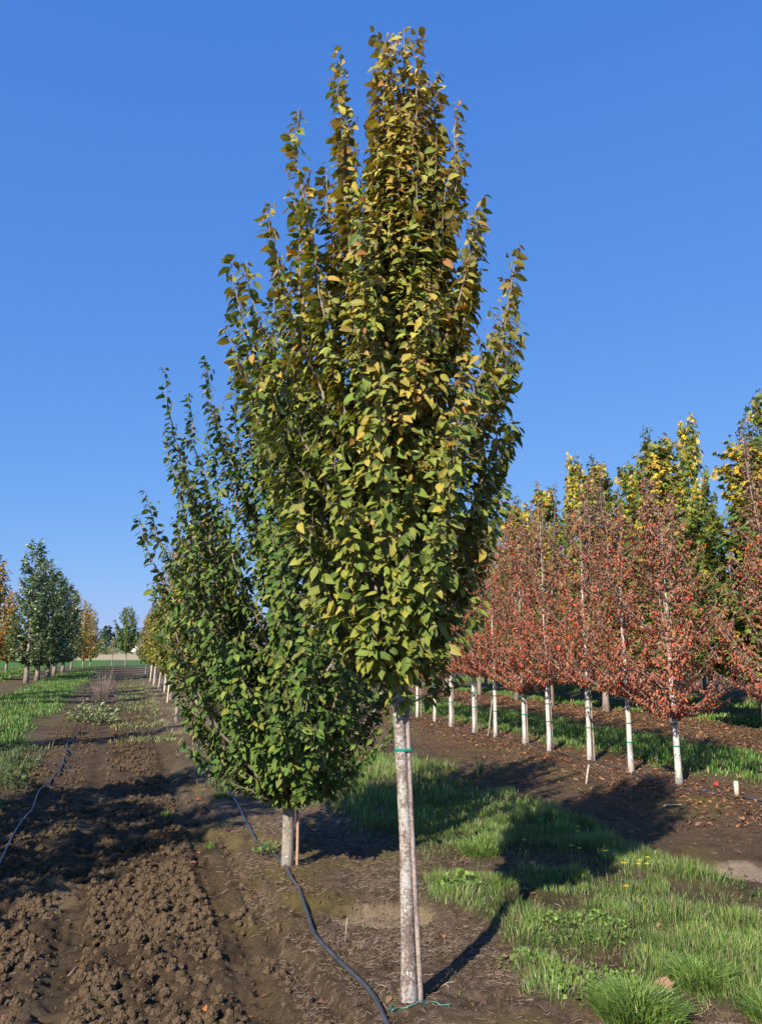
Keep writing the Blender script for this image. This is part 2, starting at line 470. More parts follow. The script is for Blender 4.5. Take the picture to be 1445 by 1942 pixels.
def frames(X_, N_):
    X_ = X_ / (np.linalg.norm(X_, axis=1)[:, None] + 1e-9)
    N_ = N_ - X_ * np.sum(X_ * N_, 1)[:, None]
    N_ = N_ / (np.linalg.norm(N_, axis=1)[:, None] + 1e-9)
    B_ = np.cross(X_, N_)
    return X_, N_, B_
def leaves_mesh(name, tm, P, A, Nn, size, tint, m, smooth=True, curl=None):
    V, F, U = tm
    A, Nn, B = frames(A, Nn)
    n = len(P)
    cz = np.ones(n) if curl is None else curl
    out = P[:, None, :] + size[:, None, None] * (V[None, :, 0, None] * B[:, None, :] + V[None, :, 1, None] * A[:, None, :] + (V[None, :, 2] * cz[:, None])[:, :, None] * Nn[:, None, :])
    faces = (F[None] + (np.arange(n) * len(V))[:, None, None]).reshape(-1, 3)
    return np_mesh(name, out.reshape(-1, 3), faces, [m], tint=np.repeat(tint, len(V), 0), uv=np.tile(U, (n, 1)), smooth=smooth)

# ------------------------------------------------------------------ tree skeletons
def bez(a, c, b, n):
    t = np.linspace(0, 1, n)[:, None]
    return (1 - t) ** 2 * a + 2 * t * (1 - t) * c + t * t * b
def on_path(P, z):
    return np.array([np.interp(z, P[:, 2], P[:, k]) for k in range(3)])
def grow(trunk, prims, r, sec_gap, sec_len, leaf_gap, sec_up=.6, leaf_from=.3, bow=.75, nseg=12, wig=.02, thick=1.0, droop=.45):
    """trunk: polyline; prims: list of (z on trunk, tip).  returns limbs [(P,R)], twigs [(P,R)], leaf arrays"""
    limbs, twigs, LP, LA, LN, LS = [], [], [], [], [], []
    for (z0, tip) in prims:
        tip = np.asarray(tip, float)
        s = on_path(trunk, z0)
        d = tip - s; L = np.linalg.norm(d)
        c = s + np.array([d[0] * bow, d[1] * bow, d[2] * .42])
        P = bez(s, c, tip, nseg)
        P[1:-1] += r.normal(0, wig * L * .35, (nseg - 2, 3))
        r0 = (.0035 + .0065 * L) * thick
        R = r0 * (1 - np.linspace(0, 1, nseg)) ** .8 + .0016 * thick
        limbs.append((P, R))
        seg = np.linalg.norm(np.diff(P, axis=0), axis=1); CL = np.concatenate([[0], np.cumsum(seg)])
        def pt(q): return np.array([np.interp(q, CL, P[:, k]) for k in range(3)])
        def tn(q):
            a_ = pt(max(0, q - .03)); b_ = pt(min(CL[-1], q + .03)); t_ = b_ - a_; return t_ / (np.linalg.norm(t_) + 1e-9)
        paths = []
        q = CL[-1] * .12; ang = r.uniform(0, 6.28)
        while q < CL[-1] - .04:
            f = q / CL[-1]
            t_ = tn(q); ang += 2.4 + r.normal(0, .5)
            e = np.array([math.cos(ang), math.sin(ang), 0])
            dr = e * (1 - sec_up) * 1.5 + np.array([0, 0, 1]) * sec_up + t_ * .5
            if f < .45: dr = e + np.array([0, 0, .35])
            dr /= np.linalg.norm(dr)
            l = sec_len * (1 - f) ** .75 * r.uniform(.5, 1.2) + .05
            a0 = pt(q); b0 = a0 + dr * l + np.array([0, 0, .12 * l])
            cc = a0 + dr * l * .55 - np.array([0, 0, .05 * l])
            SP = bez(a0, cc, b0, 5)
            paths.append((SP, l))
            twigs.append((SP, np.linspace(.0028, .0011, 5) * thick))
            q += sec_gap * r.uniform(.6, 1.4)
        main_from = leaf_from * CL[-1]
        paths.append((P[CL >= main_from] if np.sum(CL >= main_from) > 2 else P[-3:], None))
        for SP, l in paths:
            sg = np.linalg.norm(np.diff(SP, axis=0), axis=1); cl = np.concatenate([[0], np.cumsum(sg)])
            q = leaf_gap * r.uniform(.3, 1.2); side = 1; rot = r.uniform(0, 3.14)
            while q <= cl[-1] + .001:
                p = np.array([np.interp(q, cl, SP[:, k]) for k in range(3)])
                i = min(len(sg) - 1, int(np.searchsorted(cl, q)) - 1); i = max(i, 0)
                t_ = (SP[i + 1] - SP[i]) / (sg[i] + 1e-9)
                rot += r.normal(0, .35); side = -side
                h = np.array([math.cos(rot), math.sin(rot), 0]) * side
                h = h - t_ * np.dot(h, t_)
                out = np.array([p[0] - trunk[0, 0], p[1] - trunk[0, 1], 0]); out /= np.linalg.norm(out) + 1e-6
                A = h * .75 + out * .45 + t_ * .2 + np.array([0, 0, -droop]) + r.normal(0, .36, 3)
                Nn = out * 1.0 + np.array([0, 0, .8]) + r.normal(0, .45, 3)
                LP.append(p + h * .008); LA.append(A); LN.append(Nn)
                LS.append(r.uniform(.55, 1.2) * (1 if cl[-1] - q > .06 else .7))
                q += leaf_gap * r.uniform(.7, 1.3)
    return limbs, twigs, np.array(LP), np.array(LA), np.array(LN), np.array(LS)

def pal(r, n, cols, w, jit=.13):
    c = np.array(cols)[r.choice(len(cols), n, p=np.array(w) / sum(w))]
    return np.clip(c * (1 + r.normal(0, jit, (n, 1))) * (1 + r.normal(0, jit * .4, (n, 3))), .004, .9)

# ------------------------------------------------------------------ the two hornbeams in front
def big_tree(loc, trunk, rads, tips, fill, env, seed, label, cols_low, cols_top, ztop, bark, leaf, zc0, gap=.030, secgap=.085, seclen=.30, group=None):
    r = np.random.default_rng(seed)
    root = empty('hornbeam_tree', loc, label, 'tree')
    trunk = np.array(trunk, float)
    zz = np.linspace(0, trunk[-1, 2], 34)
    TP = np.stack([np.interp(zz, trunk[:, 2], trunk[:, 0]), np.interp(zz, trunk[:, 2], trunk[:, 1]), zz], 1)
    for _ in range(2): TP[1:-1, :2] = (TP[:-2, :2] + TP[2:, :2] + 2 * TP[1:-1, :2]) / 4
    TP[4:-2, :2] += r.normal(0, .0022, (28, 2))
    TR = np.interp(zz, rads[0], rads[1]) * (1 + r.normal(0, .02, 34))
    tb = Tubes(); TPx = TP.copy(); TPx[0, 2] = -.12
    tb.add(TPx, TR, 14); link('trunk', tb.mesh('trunk', bark), root)
    prims = []
    for (tx, ty, tz) in tips:
        z0 = zc0 + (tz - zc0) * r.uniform(.12, .4)
        prims.append((z0, (tx, ty, tz)))
    for i in range(fill):
        f = (i + .5) / fill
        tz = env[0][0] + (env[0][-1] - env[0][0]) * f ** .85
        ang = i * 2.39996 + r.normal(0, .3)
        Rl = np.interp(tz, env[0], env[1]) * r.uniform(.45, 1.0) ** .6
        cx = np.interp(tz, TP[:, 2], TP[:, 0])
        cy = np.interp(tz, TP[:, 2], TP[:, 1])
        z0 = max(zc0, tz - Rl * r.uniform(1.3, 2.2) - .15)
        if z0 >= tz - .12: z0 = max(zc0 - .15, tz - .15)
        prims.append((z0, (cx + math.cos(ang) * Rl, cy + math.sin(ang) * Rl, tz)))
    limbs, twigs, P, A, Nn, Sz = grow(TP, prims, r, secgap, seclen, gap, thick=.72, droop=.7)
    for Pm, R in limbs:
        t = Tubes(); t.add(Pm, R, 6, cap=False); link('branch', t.mesh('branch', M_TWIGP), root)
    t = Tubes()
    for Pm, R in twigs: t.add(Pm, R, 3, cap=False)
    tag(link('twigs', t.mesh('twigs', M_TWIG), root), kind='stuff')
    # colours: greener low and inside, more turned leaves towards the top
    n = len(P)
    f = np.clip((P[:, 2] - zc0) / (ztop - zc0), 0, 1) ** 1.25
    patch = np.sin(P[:, 0] * 6 + 1.3) * np.sin(P[:, 2] * 3.1 + P[:, 1] * 4) * .22
    pick = (r.random(n) < np.clip(f + patch + .02 + .25 * np.clip(P[:, 0], -.8, .3), 0, 1))[:, None]
    tint = np.where(pick, pal(r, n, *cols_top), pal(r, n, *cols_low))
    tint = np.clip(tint * 1.16, 0, .9)
    curl = r.uniform(.3, 1.5, n)
    size = Sz * leaf
    # the 300 leaves that show largest are leaves of their own
    wp = P + np.array(loc)
    tocam = np.array([0, 0, 1.6]) - wp; dist = np.linalg.norm(tocam, axis=1); tocam /= dist[:, None]
    _, Nf, _ = frames(A, Nn)
    facing = np.abs(np.sum(Nf * tocam, 1))
    radial = (P[:, 0] * tocam[:, 0] + P[:, 1] * tocam[:, 1]) / (np.interp(P[:, 2], env[0], env[1]) + .1)
    score = size / dist * facing * (radial > .55) + 1e-5 * radial
    best = np.argsort(-score)[:300]
    rest = np.setdiff1d(np.arange(n), best)
    me = leaves_mesh('foliage', T_HORN, P[rest], A[rest], Nn[rest], size[rest], tint[rest], M_LEAF, curl=curl[rest])
    tag(link('foliage', me, root), kind='stuff')
    # a dozen leaf meshes shared by the 300
    V, F, U = T_HORN
    cl = {}
    Af, Nf, Bf = frames(A[best], Nn[best])
    for k, i in enumerate(best):
        key = (int(pick[i, 0]), k % 9)
        if key not in cl:
            Vv = V.copy(); Vv[:, 2] *= curl[i]
            cl[key] = np_mesh('leaf', Vv, F, [M_LEAF], tint=np.repeat(tint[i][None], len(V), 0), uv=U, smooth=True)
        o = bpy.data.objects.new('leaf', cl[key]); C.objects.link(o); o.parent = root
        s = size[i]; b_, a_, n_ = Bf[k] * s, Af[k] * s, Nf[k] * s; p = P[i]
        o.matrix_local = Matrix(((b_[0], a_[0], n_[0], p[0]), (b_[1], a_[1], n_[1], p[1]), (b_[2], a_[2], n_[2], p[2]), (0, 0, 0, 1)))
    return root, TP, TR, n

OLIVE = [(.225, .25, .046), (.165, .215, .04), (.30, .285, .055), (.105, .155, .032)]
AMBER = [(.38, .30, .06), (.40, .27, .06), (.30, .27, .055), (.44, .34, .07), (.38, .19, .055)]
GREEN = [(.078, .148, .027), (.115, .18, .034), (.055, .112, .022), (.20, .235, .045)]
GREENT = [(.16, .18, .04), (.22, .21, .045), (.10, .15, .036)]

bx, by = .13, 3.83
def L1(l): return [(x - bx, y_ - by, z) for x, y_, z in l]
tips1 = L1([(.13, 3.83, 5.1), (-.01, 3.88, 5.12), (.22, 3.78, 5.06), (.32, 3.86, 4.84), (.06, 3.72, 4.95), (.15, 3.95, 4.8), (.27, 3.92, 4.6), (.02, 3.93, 4.62), (.1, 3.7, 4.5), (.3, 3.72, 4.35), (.0, 3.75, 4.25), (.05, 3.85, 5.0), (.2, 3.9, 4.9), (.28, 3.8, 4.72), (-.03, 3.8, 4.85), (.18, 3.68, 4.75), (.1, 3.98, 4.55), (.33, 3.88, 4.5), (-.05, 3.9, 4.4), (.2, 3.65, 4.2), (-.25, 3.75, 4.7), (-.22, 3.87, 4.55),
            (-.22, 3.80, 4.94), (-.30, 3.86, 4.25), (-.45, 3.80, 4.56), (-.40, 3.7, 4.0), (-.5, 3.9, 4.15),
            (.43, 3.80, 4.62), (.40, 3.9, 4.3), (.36, 3.7, 4.15), (.56, 3.84, 4.05), (.50, 3.7, 3.9), (.74, 3.84, 3.76), (.68, 3.7, 3.5),
            (-.61, 3.78, 3.98), (-.56, 3.9, 3.75), (-.82, 3.83, 3.70), (-.84, 3.95, 3.35), (-.7, 3.7, 3.6),
            (.74, 3.9, 3.25), (.66, 3.65, 3.0), (.66, 3.9, 2.75), (.62, 3.7, 2.4), (.55, 3.8, 2.05), (-.72, 3.6, 3.05), (-.6, 3.55, 2.6), (-.42, 3.6, 2.2)])
tr1 = [(0, 0, 0), (-.004, 0, .2), (-.010, 0, .45), (-.014, 0, .7), (-.026, 0, 1.0), (-.038, 0, 1.15), (-.054, 0, 1.36), (-.072, 0, 1.8), (-.06, 0, 2.5), (-.01, 0, 3.7), (.0, 0, 4.9)]
t1, TP1, TR1, nl1 = big_tree((bx, by, 0), tr1, ([0, .04, .12, .5, 1.2, 1.8, 2.4, 3.5, 4.9], [.060, .049, .036, .031, .0285, .028, .019, .011, .003]),
    tips1, 44, ([1.42, 1.6, 1.9, 2.4, 3.0, 3.5, 4.0], [.32, .42, .54, .64, .72, .62, .30]), 11,
    'tall columnar tree with olive and amber leaves on a whitish staked trunk',
    (OLIVE, [3, 3, 2, 2]), (AMBER, [3, 2, 3, 1, .6]), 4.9, M_BARK, .077, 1.42, gap=.0212, secgap=.064, seclen=.27)
bx2, by2 = -.69, 6.04
def L2(l): return [(x - bx2, y_ - by2, z) for x, y_, z in l]
tips2 = L2([(-1.79, 6.04, 3.92), (-1.48, 6.1, 4.02), (-1.73, 5.95, 3.36), (-1.88, 6.0, 2.86), (-1.93, 6.04, 2.68), (-1.66, 6.2, 2.56), (-1.60, 6.1, 3.7), (-1.22, 6.0, 3.8), (-1.2, 6.2, 4.3),
            (-1.74, 5.9, 1.85), (-1.68, 6.1, 1.5), (-1.5, 5.8, 1.25), (-1.8, 6.2, 2.2), (-.9, 6.0, 4.9), (-.6, 6.04, 5.0), (-.4, 6.1, 4.6), (-.2, 6, 4.0), (.2, 6.1, 3.5), (-1.45, 5.7, 2.9), (-1.4, 5.6, 2.3)])
tr2 = [(0, 0, 0), (0, 0, .3), (.01, 0, .8), (.02, 0, 2), (0, 0, 3.5), (0, 0, 4.9)]
t2, TP2, TR2, nl2 = big_tree((bx2, by2, 0), tr2, ([0, .05, .15, .5, 1.2, 2, 3.5, 4.9], [.052, .046, .043, .041, .034, .028, .013, .003]),
    tips2, 98, ([.55, .8, 1.2, 1.9, 2.8, 3.5, 4.4], [.48, .98, 1.15, 1.18, 1.0, .8, .3]), 12,
    'broad columnar dark green tree with a low crown, staked behind the tall olive tree',
    (GREEN, [3, 3, 2, 2]), (GREENT, [3, 2, 3]), 6.5, M_BARK2, .076, .46, gap=.026, secgap=.074, seclen=.34)
print('leaves', nl1, nl2)

# ------------------------------------------------------------------ marks painted on the two trunks, ties and stakes
def stroke(T, TP, TR, pts, w):
    """a thin painted stroke on the bark: pts are (offset across, height) on the side facing the path"""
    P = []
    for dx, z in pts:
        c = on_path(TP, z); R = np.interp(z, TP[:, 2], TR) + .0012
        P.append((c[0] + dx, c[1] - math.sqrt(max(1e-6, R * R - dx * dx)), z))
    T.add(P, w, 5)
def ell(cx, cz, rx, rz, a0, a1, n=10):
    return [(cx + rx * math.cos(math.radians(a)), cz + rz * math.sin(math.radians(a))) for a in np.linspace(a0, a1, n)]
T = Tubes()
stroke(T, TP1, TR1, ell(-.0075, .158, .003, .0055, 0, 330), .0016)
stroke(T, TP1, TR1, ell(-.0078, .158, .0012, .003, 0, 360), .0014)
stroke(T, TP1, TR1, [(-.0045, .158), (-.0045, .150), (-.0055, .144)], .0014)
stroke(T, TP1, TR1, ell(.0075, .1515, .0042, .0085, 135, -150, 14), .0015)
stroke(T, TP1, TR1, [(.0045, .157), (.004, .152)], .0012)
link('painted_number', T.mesh('painted_number', M_PAINT), t1)
T = Tubes()
for pts in ([(-.012, .105), (-.010, .098)], [(-.006, .107), (-.005, .097)], [(-.002, .110), (.002, .104), (.001, .095)], [(.005, .108), (.006, .097)], [(.010, .103), (.0105, .098)]):
    stroke(T, TP2, TR2, pts, .0016)
link('painted_number', T.mesh('painted_number', M_PAINT), t2)

def tie_band(parent, TP, TR, z, sx, sy, sr, mat_=None, h=.014, name='tie_tape'):
    """a flat band round trunk and stake"""
    c = on_path(TP, z); R = float(np.interp(z, TP[:, 2], TR)) + .002
    d = np.array([sx - c[0], sy - c[1]]); D = np.linalg.norm(d); a0 = math.atan2(d[1], d[0])
    P = []
    for t in np.linspace(a0 + math.pi / 2, a0 + 1.5 * math.pi, 14): P.append((c[0] + R * math.cos(t), c[1] + R * math.sin(t)))
    for t in np.linspace(a0 - math.pi / 2, a0 + math.pi / 2, 8): P.append((c[0] + d[0] + (sr + .002) * math.cos(t), c[1] + d[1] + (sr + .002) * math.sin(t)))
    P = np.array(P); n = len(P); cen = P.mean(0)
    O = cen + (P - cen) * 1.02
    V = []
    for q, zz_ in ((P, z - h / 2), (O, z - h / 2 * .8), (O, z + h / 2 * .8), (P, z + h / 2)):
        V += [(x, y_, zz_ + .002 * math.sin(i * 1.7)) for i, (x, y_) in enumerate(q)]
    F = []
    for k in range(3):
        for i in range(n):
            j = (i + 1) % n
            F.append((k * n + i, k * n + j, (k + 1) * n + j, (k + 1) * n + i))
    return link(name, np_mesh(name, V, np.array(F), [mat_ or M_TAPE], smooth=False), parent)
def knot(parent, x, y_, z):
    T = Tubes(); T.add([(x, y_, z), (x + .012, y_ - .006, z + .004), (x + .03, y_ - .004, z - .006)], [.003, .002, .001], 5)
    return link('tape_tail', T.mesh('tape_tail', M_TAPE), parent)
tie = tie_band(t1, TP1, TR1, 1.13, .006, -.009, .0125)
tie_band(t1, TP1, TR1, 1.66, -.018, -.006, .0125)
r_ = np.random.default_rng(3)
def stake(x0, y0, x1, y1, h, rad, label, m, group=None, k=8):
    root = link('stake', None) if False else None
    T = Tubes()
    n = 9; t = np.linspace(0, 1, n)
    P = np.stack([(x1 - x0) * t, (y1 - y0) * t, -.15 + (h + .15) * t], 1); P[1:-1, :2] += r_.normal(0, rad * .12, (n - 2, 2))
    T.add(P, rad * (1.05 - .15 * t), k)
    o = link('stake', T.mesh('stake', m), None, (x0, y0, 0))
    return tag(o, label, 'stake', group)
stake(.186, 3.815, .108, 3.825, 1.75, .0115, 'weathered pinkish wooden stake tied with green tape to the whitish front trunk', M_STAKE)
stake(-.615, 6.03, -.63, 6.07, 1.3, .011, 'tan wooden stake beside the smooth grey trunk under the dark green crown', M_STAKE2)
# green tape lying round the foot of the front trunk
T = Tubes()
P = [(.035, 3.74, .035), (.05, 3.77, .05), (.045, 3.73, .028), (.075, 3.76, .04), (.12, 3.755, .034), (.17, 3.77, .034), (.21, 3.80, .045), (.25, 3.80, .042), (.28, 3.79, .034), (.31, 3.78, .02)]
P = np.array(P); t_ = np.linspace(0, len(P) - 1, 40)
P = np.stack([np.interp(t_, np.arange(len(P)), P[:, k]) for k in range(3)], 1)
P[:, 2] = ground_z(P[:, 0], P[:, 1]) + .006 + .004 * np.sin(t_ * 3)
T.add(P, .002 + .002 * np.abs(np.sin(t_ * 2)), 4)
tag(link('tape_scrap', T.mesh('tape_scrap', M_TAPEP)), 'pale green plastic tape lying round the foot of the whitish front trunk', 'tape')

# ------------------------------------------------------------------ generic row trees, built as variants and copied
def make_variant(seed, H, zc, env, nprim, tmpl, leaf, lm, pal_low, pal_top, trunk_r, bark, twigm, gap, secgap, seclen, lean=.03, tiers=False, tipz=None, droop=.6, thin=1.0, sec_up=.6, trunk_top=None, turn=.38, wisps=0):
    r = np.random.default_rng(seed)
    zz = np.linspace(0, H * .93, 16)
    TP = np.stack([np.cumsum(r.normal(0, lean * .3, 16)) * (zz > .05) * .5, np.cumsum(r.normal(0, lean * .3, 16)) * .5 * (zz > .05), zz], 1)
    TR = trunk_r * np.where(zz < zc, 1 - .2 * zz / zc, .8 * (np.clip(1 - (zz - zc) / (H * .8 - zc), 0, 1)) ** 1.1) + .003; TR[0] *= 1.35
    out = {}
    T = Tubes(); TPx = TP.copy(); TPx[0, 2] = -.2; T.add(TPx, TR, 9); out['trunk'] = T.mesh('trunk', bark)
    prims = []
    for i in range(nprim):
        f = (i + .5) / nprim
        tz = env[0][0] + (env[0][-1] - env[0][0]) * f ** .9
        ang = i * 2.39996 + r.normal(0, .4)
        Rl = np.interp(tz, env[0], env[1]) * r.uniform(.4, 1.0) ** .5
        z0 = min(max(zc, tz - Rl * r.uniform(1.0, 1.8) - .1), TP[-1, 2] - .05)
        if z0 >= tz - .1: z0 = max(zc - .1, tz - .15)
        c = on_path(TP, min(tz, TP[-1, 2]))
        prims.append((z0, (c[0] + math.cos(ang) * Rl, c[1] + math.sin(ang) * Rl, tz)))
    for i in range(wisps):
        ang = r.uniform(0, 6.28); q = r.uniform(.1, .4)
        prims.append((zc + r.uniform(.2, .5) * (H - zc), (math.cos(ang) * q, math.sin(ang) * q, H * r.uniform(.98, 1.13))))
    limbs, twigs, P, A, Nn, Sz = grow(TP, prims, r, secgap, seclen, gap, nseg=7, droop=droop, thick=thin, sec_up=sec_up)
    T = Tubes()
    for Pm, R in limbs: T.add(Pm, R, 4, cap=False)
    for Pm, R in twigs[::2]: T.add(Pm[::2], R[::2] * 1.2, 3, cap=False)
    out['branches'] = T.mesh('branches', twigm)
    n = len(P)
    f = np.clip((P[:, 2] - zc) / (H - zc), 0, 1)
    pick = (r.random(n) < np.clip((f - turn) * 1.8 + np.sin(P[:, 0] * 5 + P[:, 2] * 2.3 + seed) * .3, 0, 1))[:, None]
    tint = np.where(pick, pal(r, n, *pal_top), pal(r, n, *pal_low))
    out['crown'] = leaves_mesh('crown', tmpl, P, A, Nn, Sz * leaf, tint, lm, smooth=False, curl=r.uniform(.5, 2.2, n))
    out['TP'] = TP; out['TR'] = TR; out['n'] = n
    return out
def place(var, name, x, y_, rz, sc, label, group, bands=(), stake_at=None, cat='tree'):
    root = empty(name, (x, y_, float(ground_z(x, y_, False)) - .02), label, cat, group, rz)
    root.scale = (sc[0], sc[0], sc[1]) if isinstance(sc, tuple) else (sc,) * 3
    for part in ('trunk', 'branches', 'crown'):
        o = link(part, var[part], root)
        if part != 'trunk': o['kind'] = 'stuff'
    for z in bands:
        ca, sa = math.cos(-rz), math.sin(-rz)
        if stake_at:
            sx, sy = stake_at[0] * ca - stake_at[1] * sa, stake_at[0] * sa + stake_at[1] * ca
        else: sx, sy = .001, .0
        c = on_path(var['TP'], z)
        tie_band(root, var['TP'], var['TR'], z, (sx if stake_at else c[0] + .004), (sy if stake_at else c[1]), .012 if stake_at else float(np.interp(z, var['TP'][:, 2], var['TR'])), h=.02)
    return root

RED_L = [(.36, .125, .072), (.40, .165, .10), (.25, .10, .05), (.56, .13, .05), (.62, .075, .035), (.36, .21, .14)]
RED_T = [(.32, .14, .085), (.37, .19, .12), (.20, .10, .08), (.45, .12, .06)]
reds = [make_variant(40 + k, 4.3 + .12 * k, (.95 if k == 0 else 1.22), ([1.05 if k == 0 else 1.3, 1.5, 1.9, 2.7, 3.4, 3.9, 4.35], [.5, .76, .92, .80, .52, .30, .14]), 58, T_CURL, .064, M_DRY,
        (RED_L, [4, 4, 3, 2.0, 1.3, 2]), (RED_T, [3, 3, 3, 1]), .034, M_BARKW, M_TWIGP, .030, .092, .38, droop=1.1, sec_up=.5, wisps=4, thin=.7) for k in range(4)]
print('red leaves', [q['n'] for q in reds])
red_pos = [(3.66, 9.87), (3.31, 10.61), (3.05, 11.68), (2.7, 12.81), (2.49, 13.8), (2.14, 14.86), (1.84, 15.7), (1.47, 16.65), (1.20, 17.75), (.86, 18.75)]
red_lab = ['nearest rust red leaved tree of the white trunked row, with low hanging sprays',
           'rust red leaved tree with long bare white trunk, second from the near end',
           'rust red leaved tree whose white trunk flares at the foot, third from the near end',
           'rust red leaved tree with white trunk and stake, fourth from the near end',
           'rust red leaved tree with thick trunk bound to a stake, fifth from near end',
           'rust red leaved tree with slightly curved white trunk next to the leaning stake',
           'rust red leaved tree standing just left of the leaning stake, bound to its own stake',
           'rust red leaved tree with pale trunk, third from the far end of the row',
           'rust red leaved tree with a thin short white trunk, second from the far end',
           'rust red leaved tree at the far end of the row, half behind the olive crown']
RG = 'red leaved trees in the white trunked row'
staked = {2: (.07, .02), 3: (.06, .03), 4: (.055, .0), 6: (.055, .0), 7: (.05, .0), 9: (.09, .03)}
for i, ((x, y_), lb) in enumerate(zip(red_pos, red_lab)):
    st = staked.get(i)
    sc = [.84, .82, .88, .86, .92, .88, .90, .93, .93, .93][i]
    place(reds[i % 4], 'red_leaved_tree', x, y_, r_.uniform(0, 6.28) if i else 1.0, (1.2 if i == 0 else 1.05, sc), lb, RG, bands=(.56, .88) if i not in (1,) else (.5, .8), stake_at=st)
    if st: stake(x + st[0], y_ + st[1], x + st[0] * .8, y_ + st[1], 1.45, .013, lb.split(',')[0].replace('rust red leaved tree', 'thin pale stake at the red tree') if False else
                 ['', '', 'thin pale stake beside the flared foot of the third white trunk', 'pale stake right of the fourth white trunk from the near end', 'pale stake bound against the thick fifth white trunk', '', 'pale stake bound to the white trunk just left of the leaning stake', 'pale stake hugging the white trunk third from the far end', '', 'pale stake beside the farthest white trunk of the red row'][i], M_STAKE, 'stakes in the white trunked row', 6)
stake(2.03, 15.2, 2.24, 15.3, 1.3, .014, 'bare leaning stake standing free between two white trunks', M_STAKE, 'stakes in the white trunked row', 6)
for (u_, v_, lb) in ((6.9, 6.75, 'rust red leaved tree at the right edge, only its branches reaching into view'), (6.55, 19.9, 'rust red leaved tree behind the tall olive tree, beyond the last visible white trunk'), (6.5, 21.4, 'rust red leaved tree farthest along its row, hidden behind the olive crown')):
    x, y_ = xy(u_, v_)
    place(reds[int(v_) % 4], 'red_leaved_tree', x, y_, v_, (1.12 if v_ < 8 else 1, .84 if v_ < 8 else .88), lb, RG, bands=(.8,))

MAP_L = [(.14, .19, .03), (.09, .15, .026), (.21, .24, .04), (.42, .34, .04), (.065, .115, .025)]
MAP_T = [(.52, .38, .045), (.48, .28, .04), (.34, .31, .045), (.16, .20, .035), (.6, .44, .05)]
maples = [make_variant(60 + k, 6.0, 1.0, ([1.0, 1.3, 2.0, 3.3, 4.3, 5.0, 5.5, 6.0], [.5, .9, 1.15, 1.15, .95, .55, .36, .24]), 78, T_MAPLE, .165, M_FAR,
          (MAP_L, [4, 3, 3, 1.2, 2]), (MAP_T, [3, 2, 3, 3, 2]), .075, M_BARKM, M_TWIG, .046, .09, .44, droop=.5, turn=.47) for k in range(3)]
print('maple leaves', [q['n'] for q in maples])
mg = 'yellow and green maples behind the red row'
mlist = [(11.9, 12.25, 1.0, .89, 'broad maple with a thick trunk at the right edge of the brown strip'),
         (11.9, 15.0, 1.0, 1.0, 'maple with golden flat top rising over the second red tree'),
         (12.0, 17.75, .95, 1.0, 'maple with a short dark trunk and bright yellow low spray behind the third red tree'),
         (11.9, 20.3, .9, .98, 'green and gold maple behind the fourth red tree of the row'),
         (12.1, 22.8, .85, .96, 'maple with russet top left of the bare tall twigs'),
         (12.1, 25.6, .85, .95, 'maple far along the brown strip, its trunk left of the leaning stake'),
         (12.1, 28.6, .85, .95, 'maple beyond the far white trunks, hidden but for yellow leaves'),
         (11.9, 9.4, 1.0, 1.03, 'maple beyond the right edge, nearest of the brown strip'),
         (14.7, 17.2, .62, 1.22, 'slim gold and green maple column standing above all others on the right'),
         (14.8, 20.0, .8, 1.12, 'tall gold topped maple in the second maple row, behind the flat topped one'),
         (14.8, 23.2, .62, 1.27, 'slim maple in the second row ending in a yellow tipped spire'),
         (14.7, 26.7, .7, 1.1, 'second row maple seen between distant white trunks'),
         (14.8, 14.4, .8, 1.2, 'second row maple at the far right edge with deep green side'),
         (14.8, 30.6, .8, 1.05, 'second row maple farthest away on the right')]
for i, (u_, v_, sx, sz, lb) in enumerate(mlist):
    x, y_ = xy(u_, v_)
    place(maples[i % 3], 'maple_tree', x, y_, i * 1.9, (sx * 1.2, sz * 1.11), lb, mg)
# dark green trees beyond, and slim leaders
DK = [(.035, .062, .018), (.05, .085, .022), (.075, .10, .03)]
darks = [make_variant(80 + k, 6.4, .9, ([.9, 1.3, 2.4, 4, 5.2, 6.4], [.5, .95, 1.1, .85, .5, .12]), 60, T_SIMPLE, .25, M_FAR, (DK, [3, 3, 1]), (DK, [2, 3, 3]), .07, M_BARKM, M_TWIG, .08, .14, .45) for k in range(2)]
k = 0
for u_ in (19.0, 22.5):
    for j in range(10):
        v_ = 12 + j * 3.3 + (u_ > 20) * 1.2
        x, y_ = xy(u_, v_)
        ordn = ['nearest', 'second', 'third', 'fourth', 'fifth', 'sixth', 'seventh', 'eighth', 'ninth', 'farthest'][j]
        place(darks[k % 2], 'shade_tree', x, y_, k * 1.3, (1.15, .9), 'dark green bushy tree, %s in the %s row beyond the maples' % (ordn, 'first' if u_ < 20 else 'last'), 'dark trees beyond the maples'); k += 1
SL = [(.05, .10, .045), (.035, .075, .04)]
slim = make_variant(91, 8.0, 4.9, ([5.2, 6.2, 7.2, 7.9], [.18, .2, .2, .1]), 22, T_MAPLE, .13, M_FAR, (SL, [1, 1]), (SL, [1, 1]), .03, M_TWIG, M_TWIG, .06, .12, .12)
for (x, y_, sz, lb) in ((8.05, 22.5, 1.07, 'thin sapling pole topped with blue green leaves against the sky, tallest on the right'), (7.2, 25.5, 1.05, 'thin sapling pole with a small blue green leaf tuft left of the golden maple'),
                        (4.9, 27.5, .92, 'thin sapling pole with small leaf tuft just right of the olive crown'), (10.35, 21.2, 1.05, 'sapling with blue green tuft at the upper right edge')):
    place(slim, 'slim_sapling', x, y_, x, (1, sz), lb, 'slim saplings rising behind the maples')

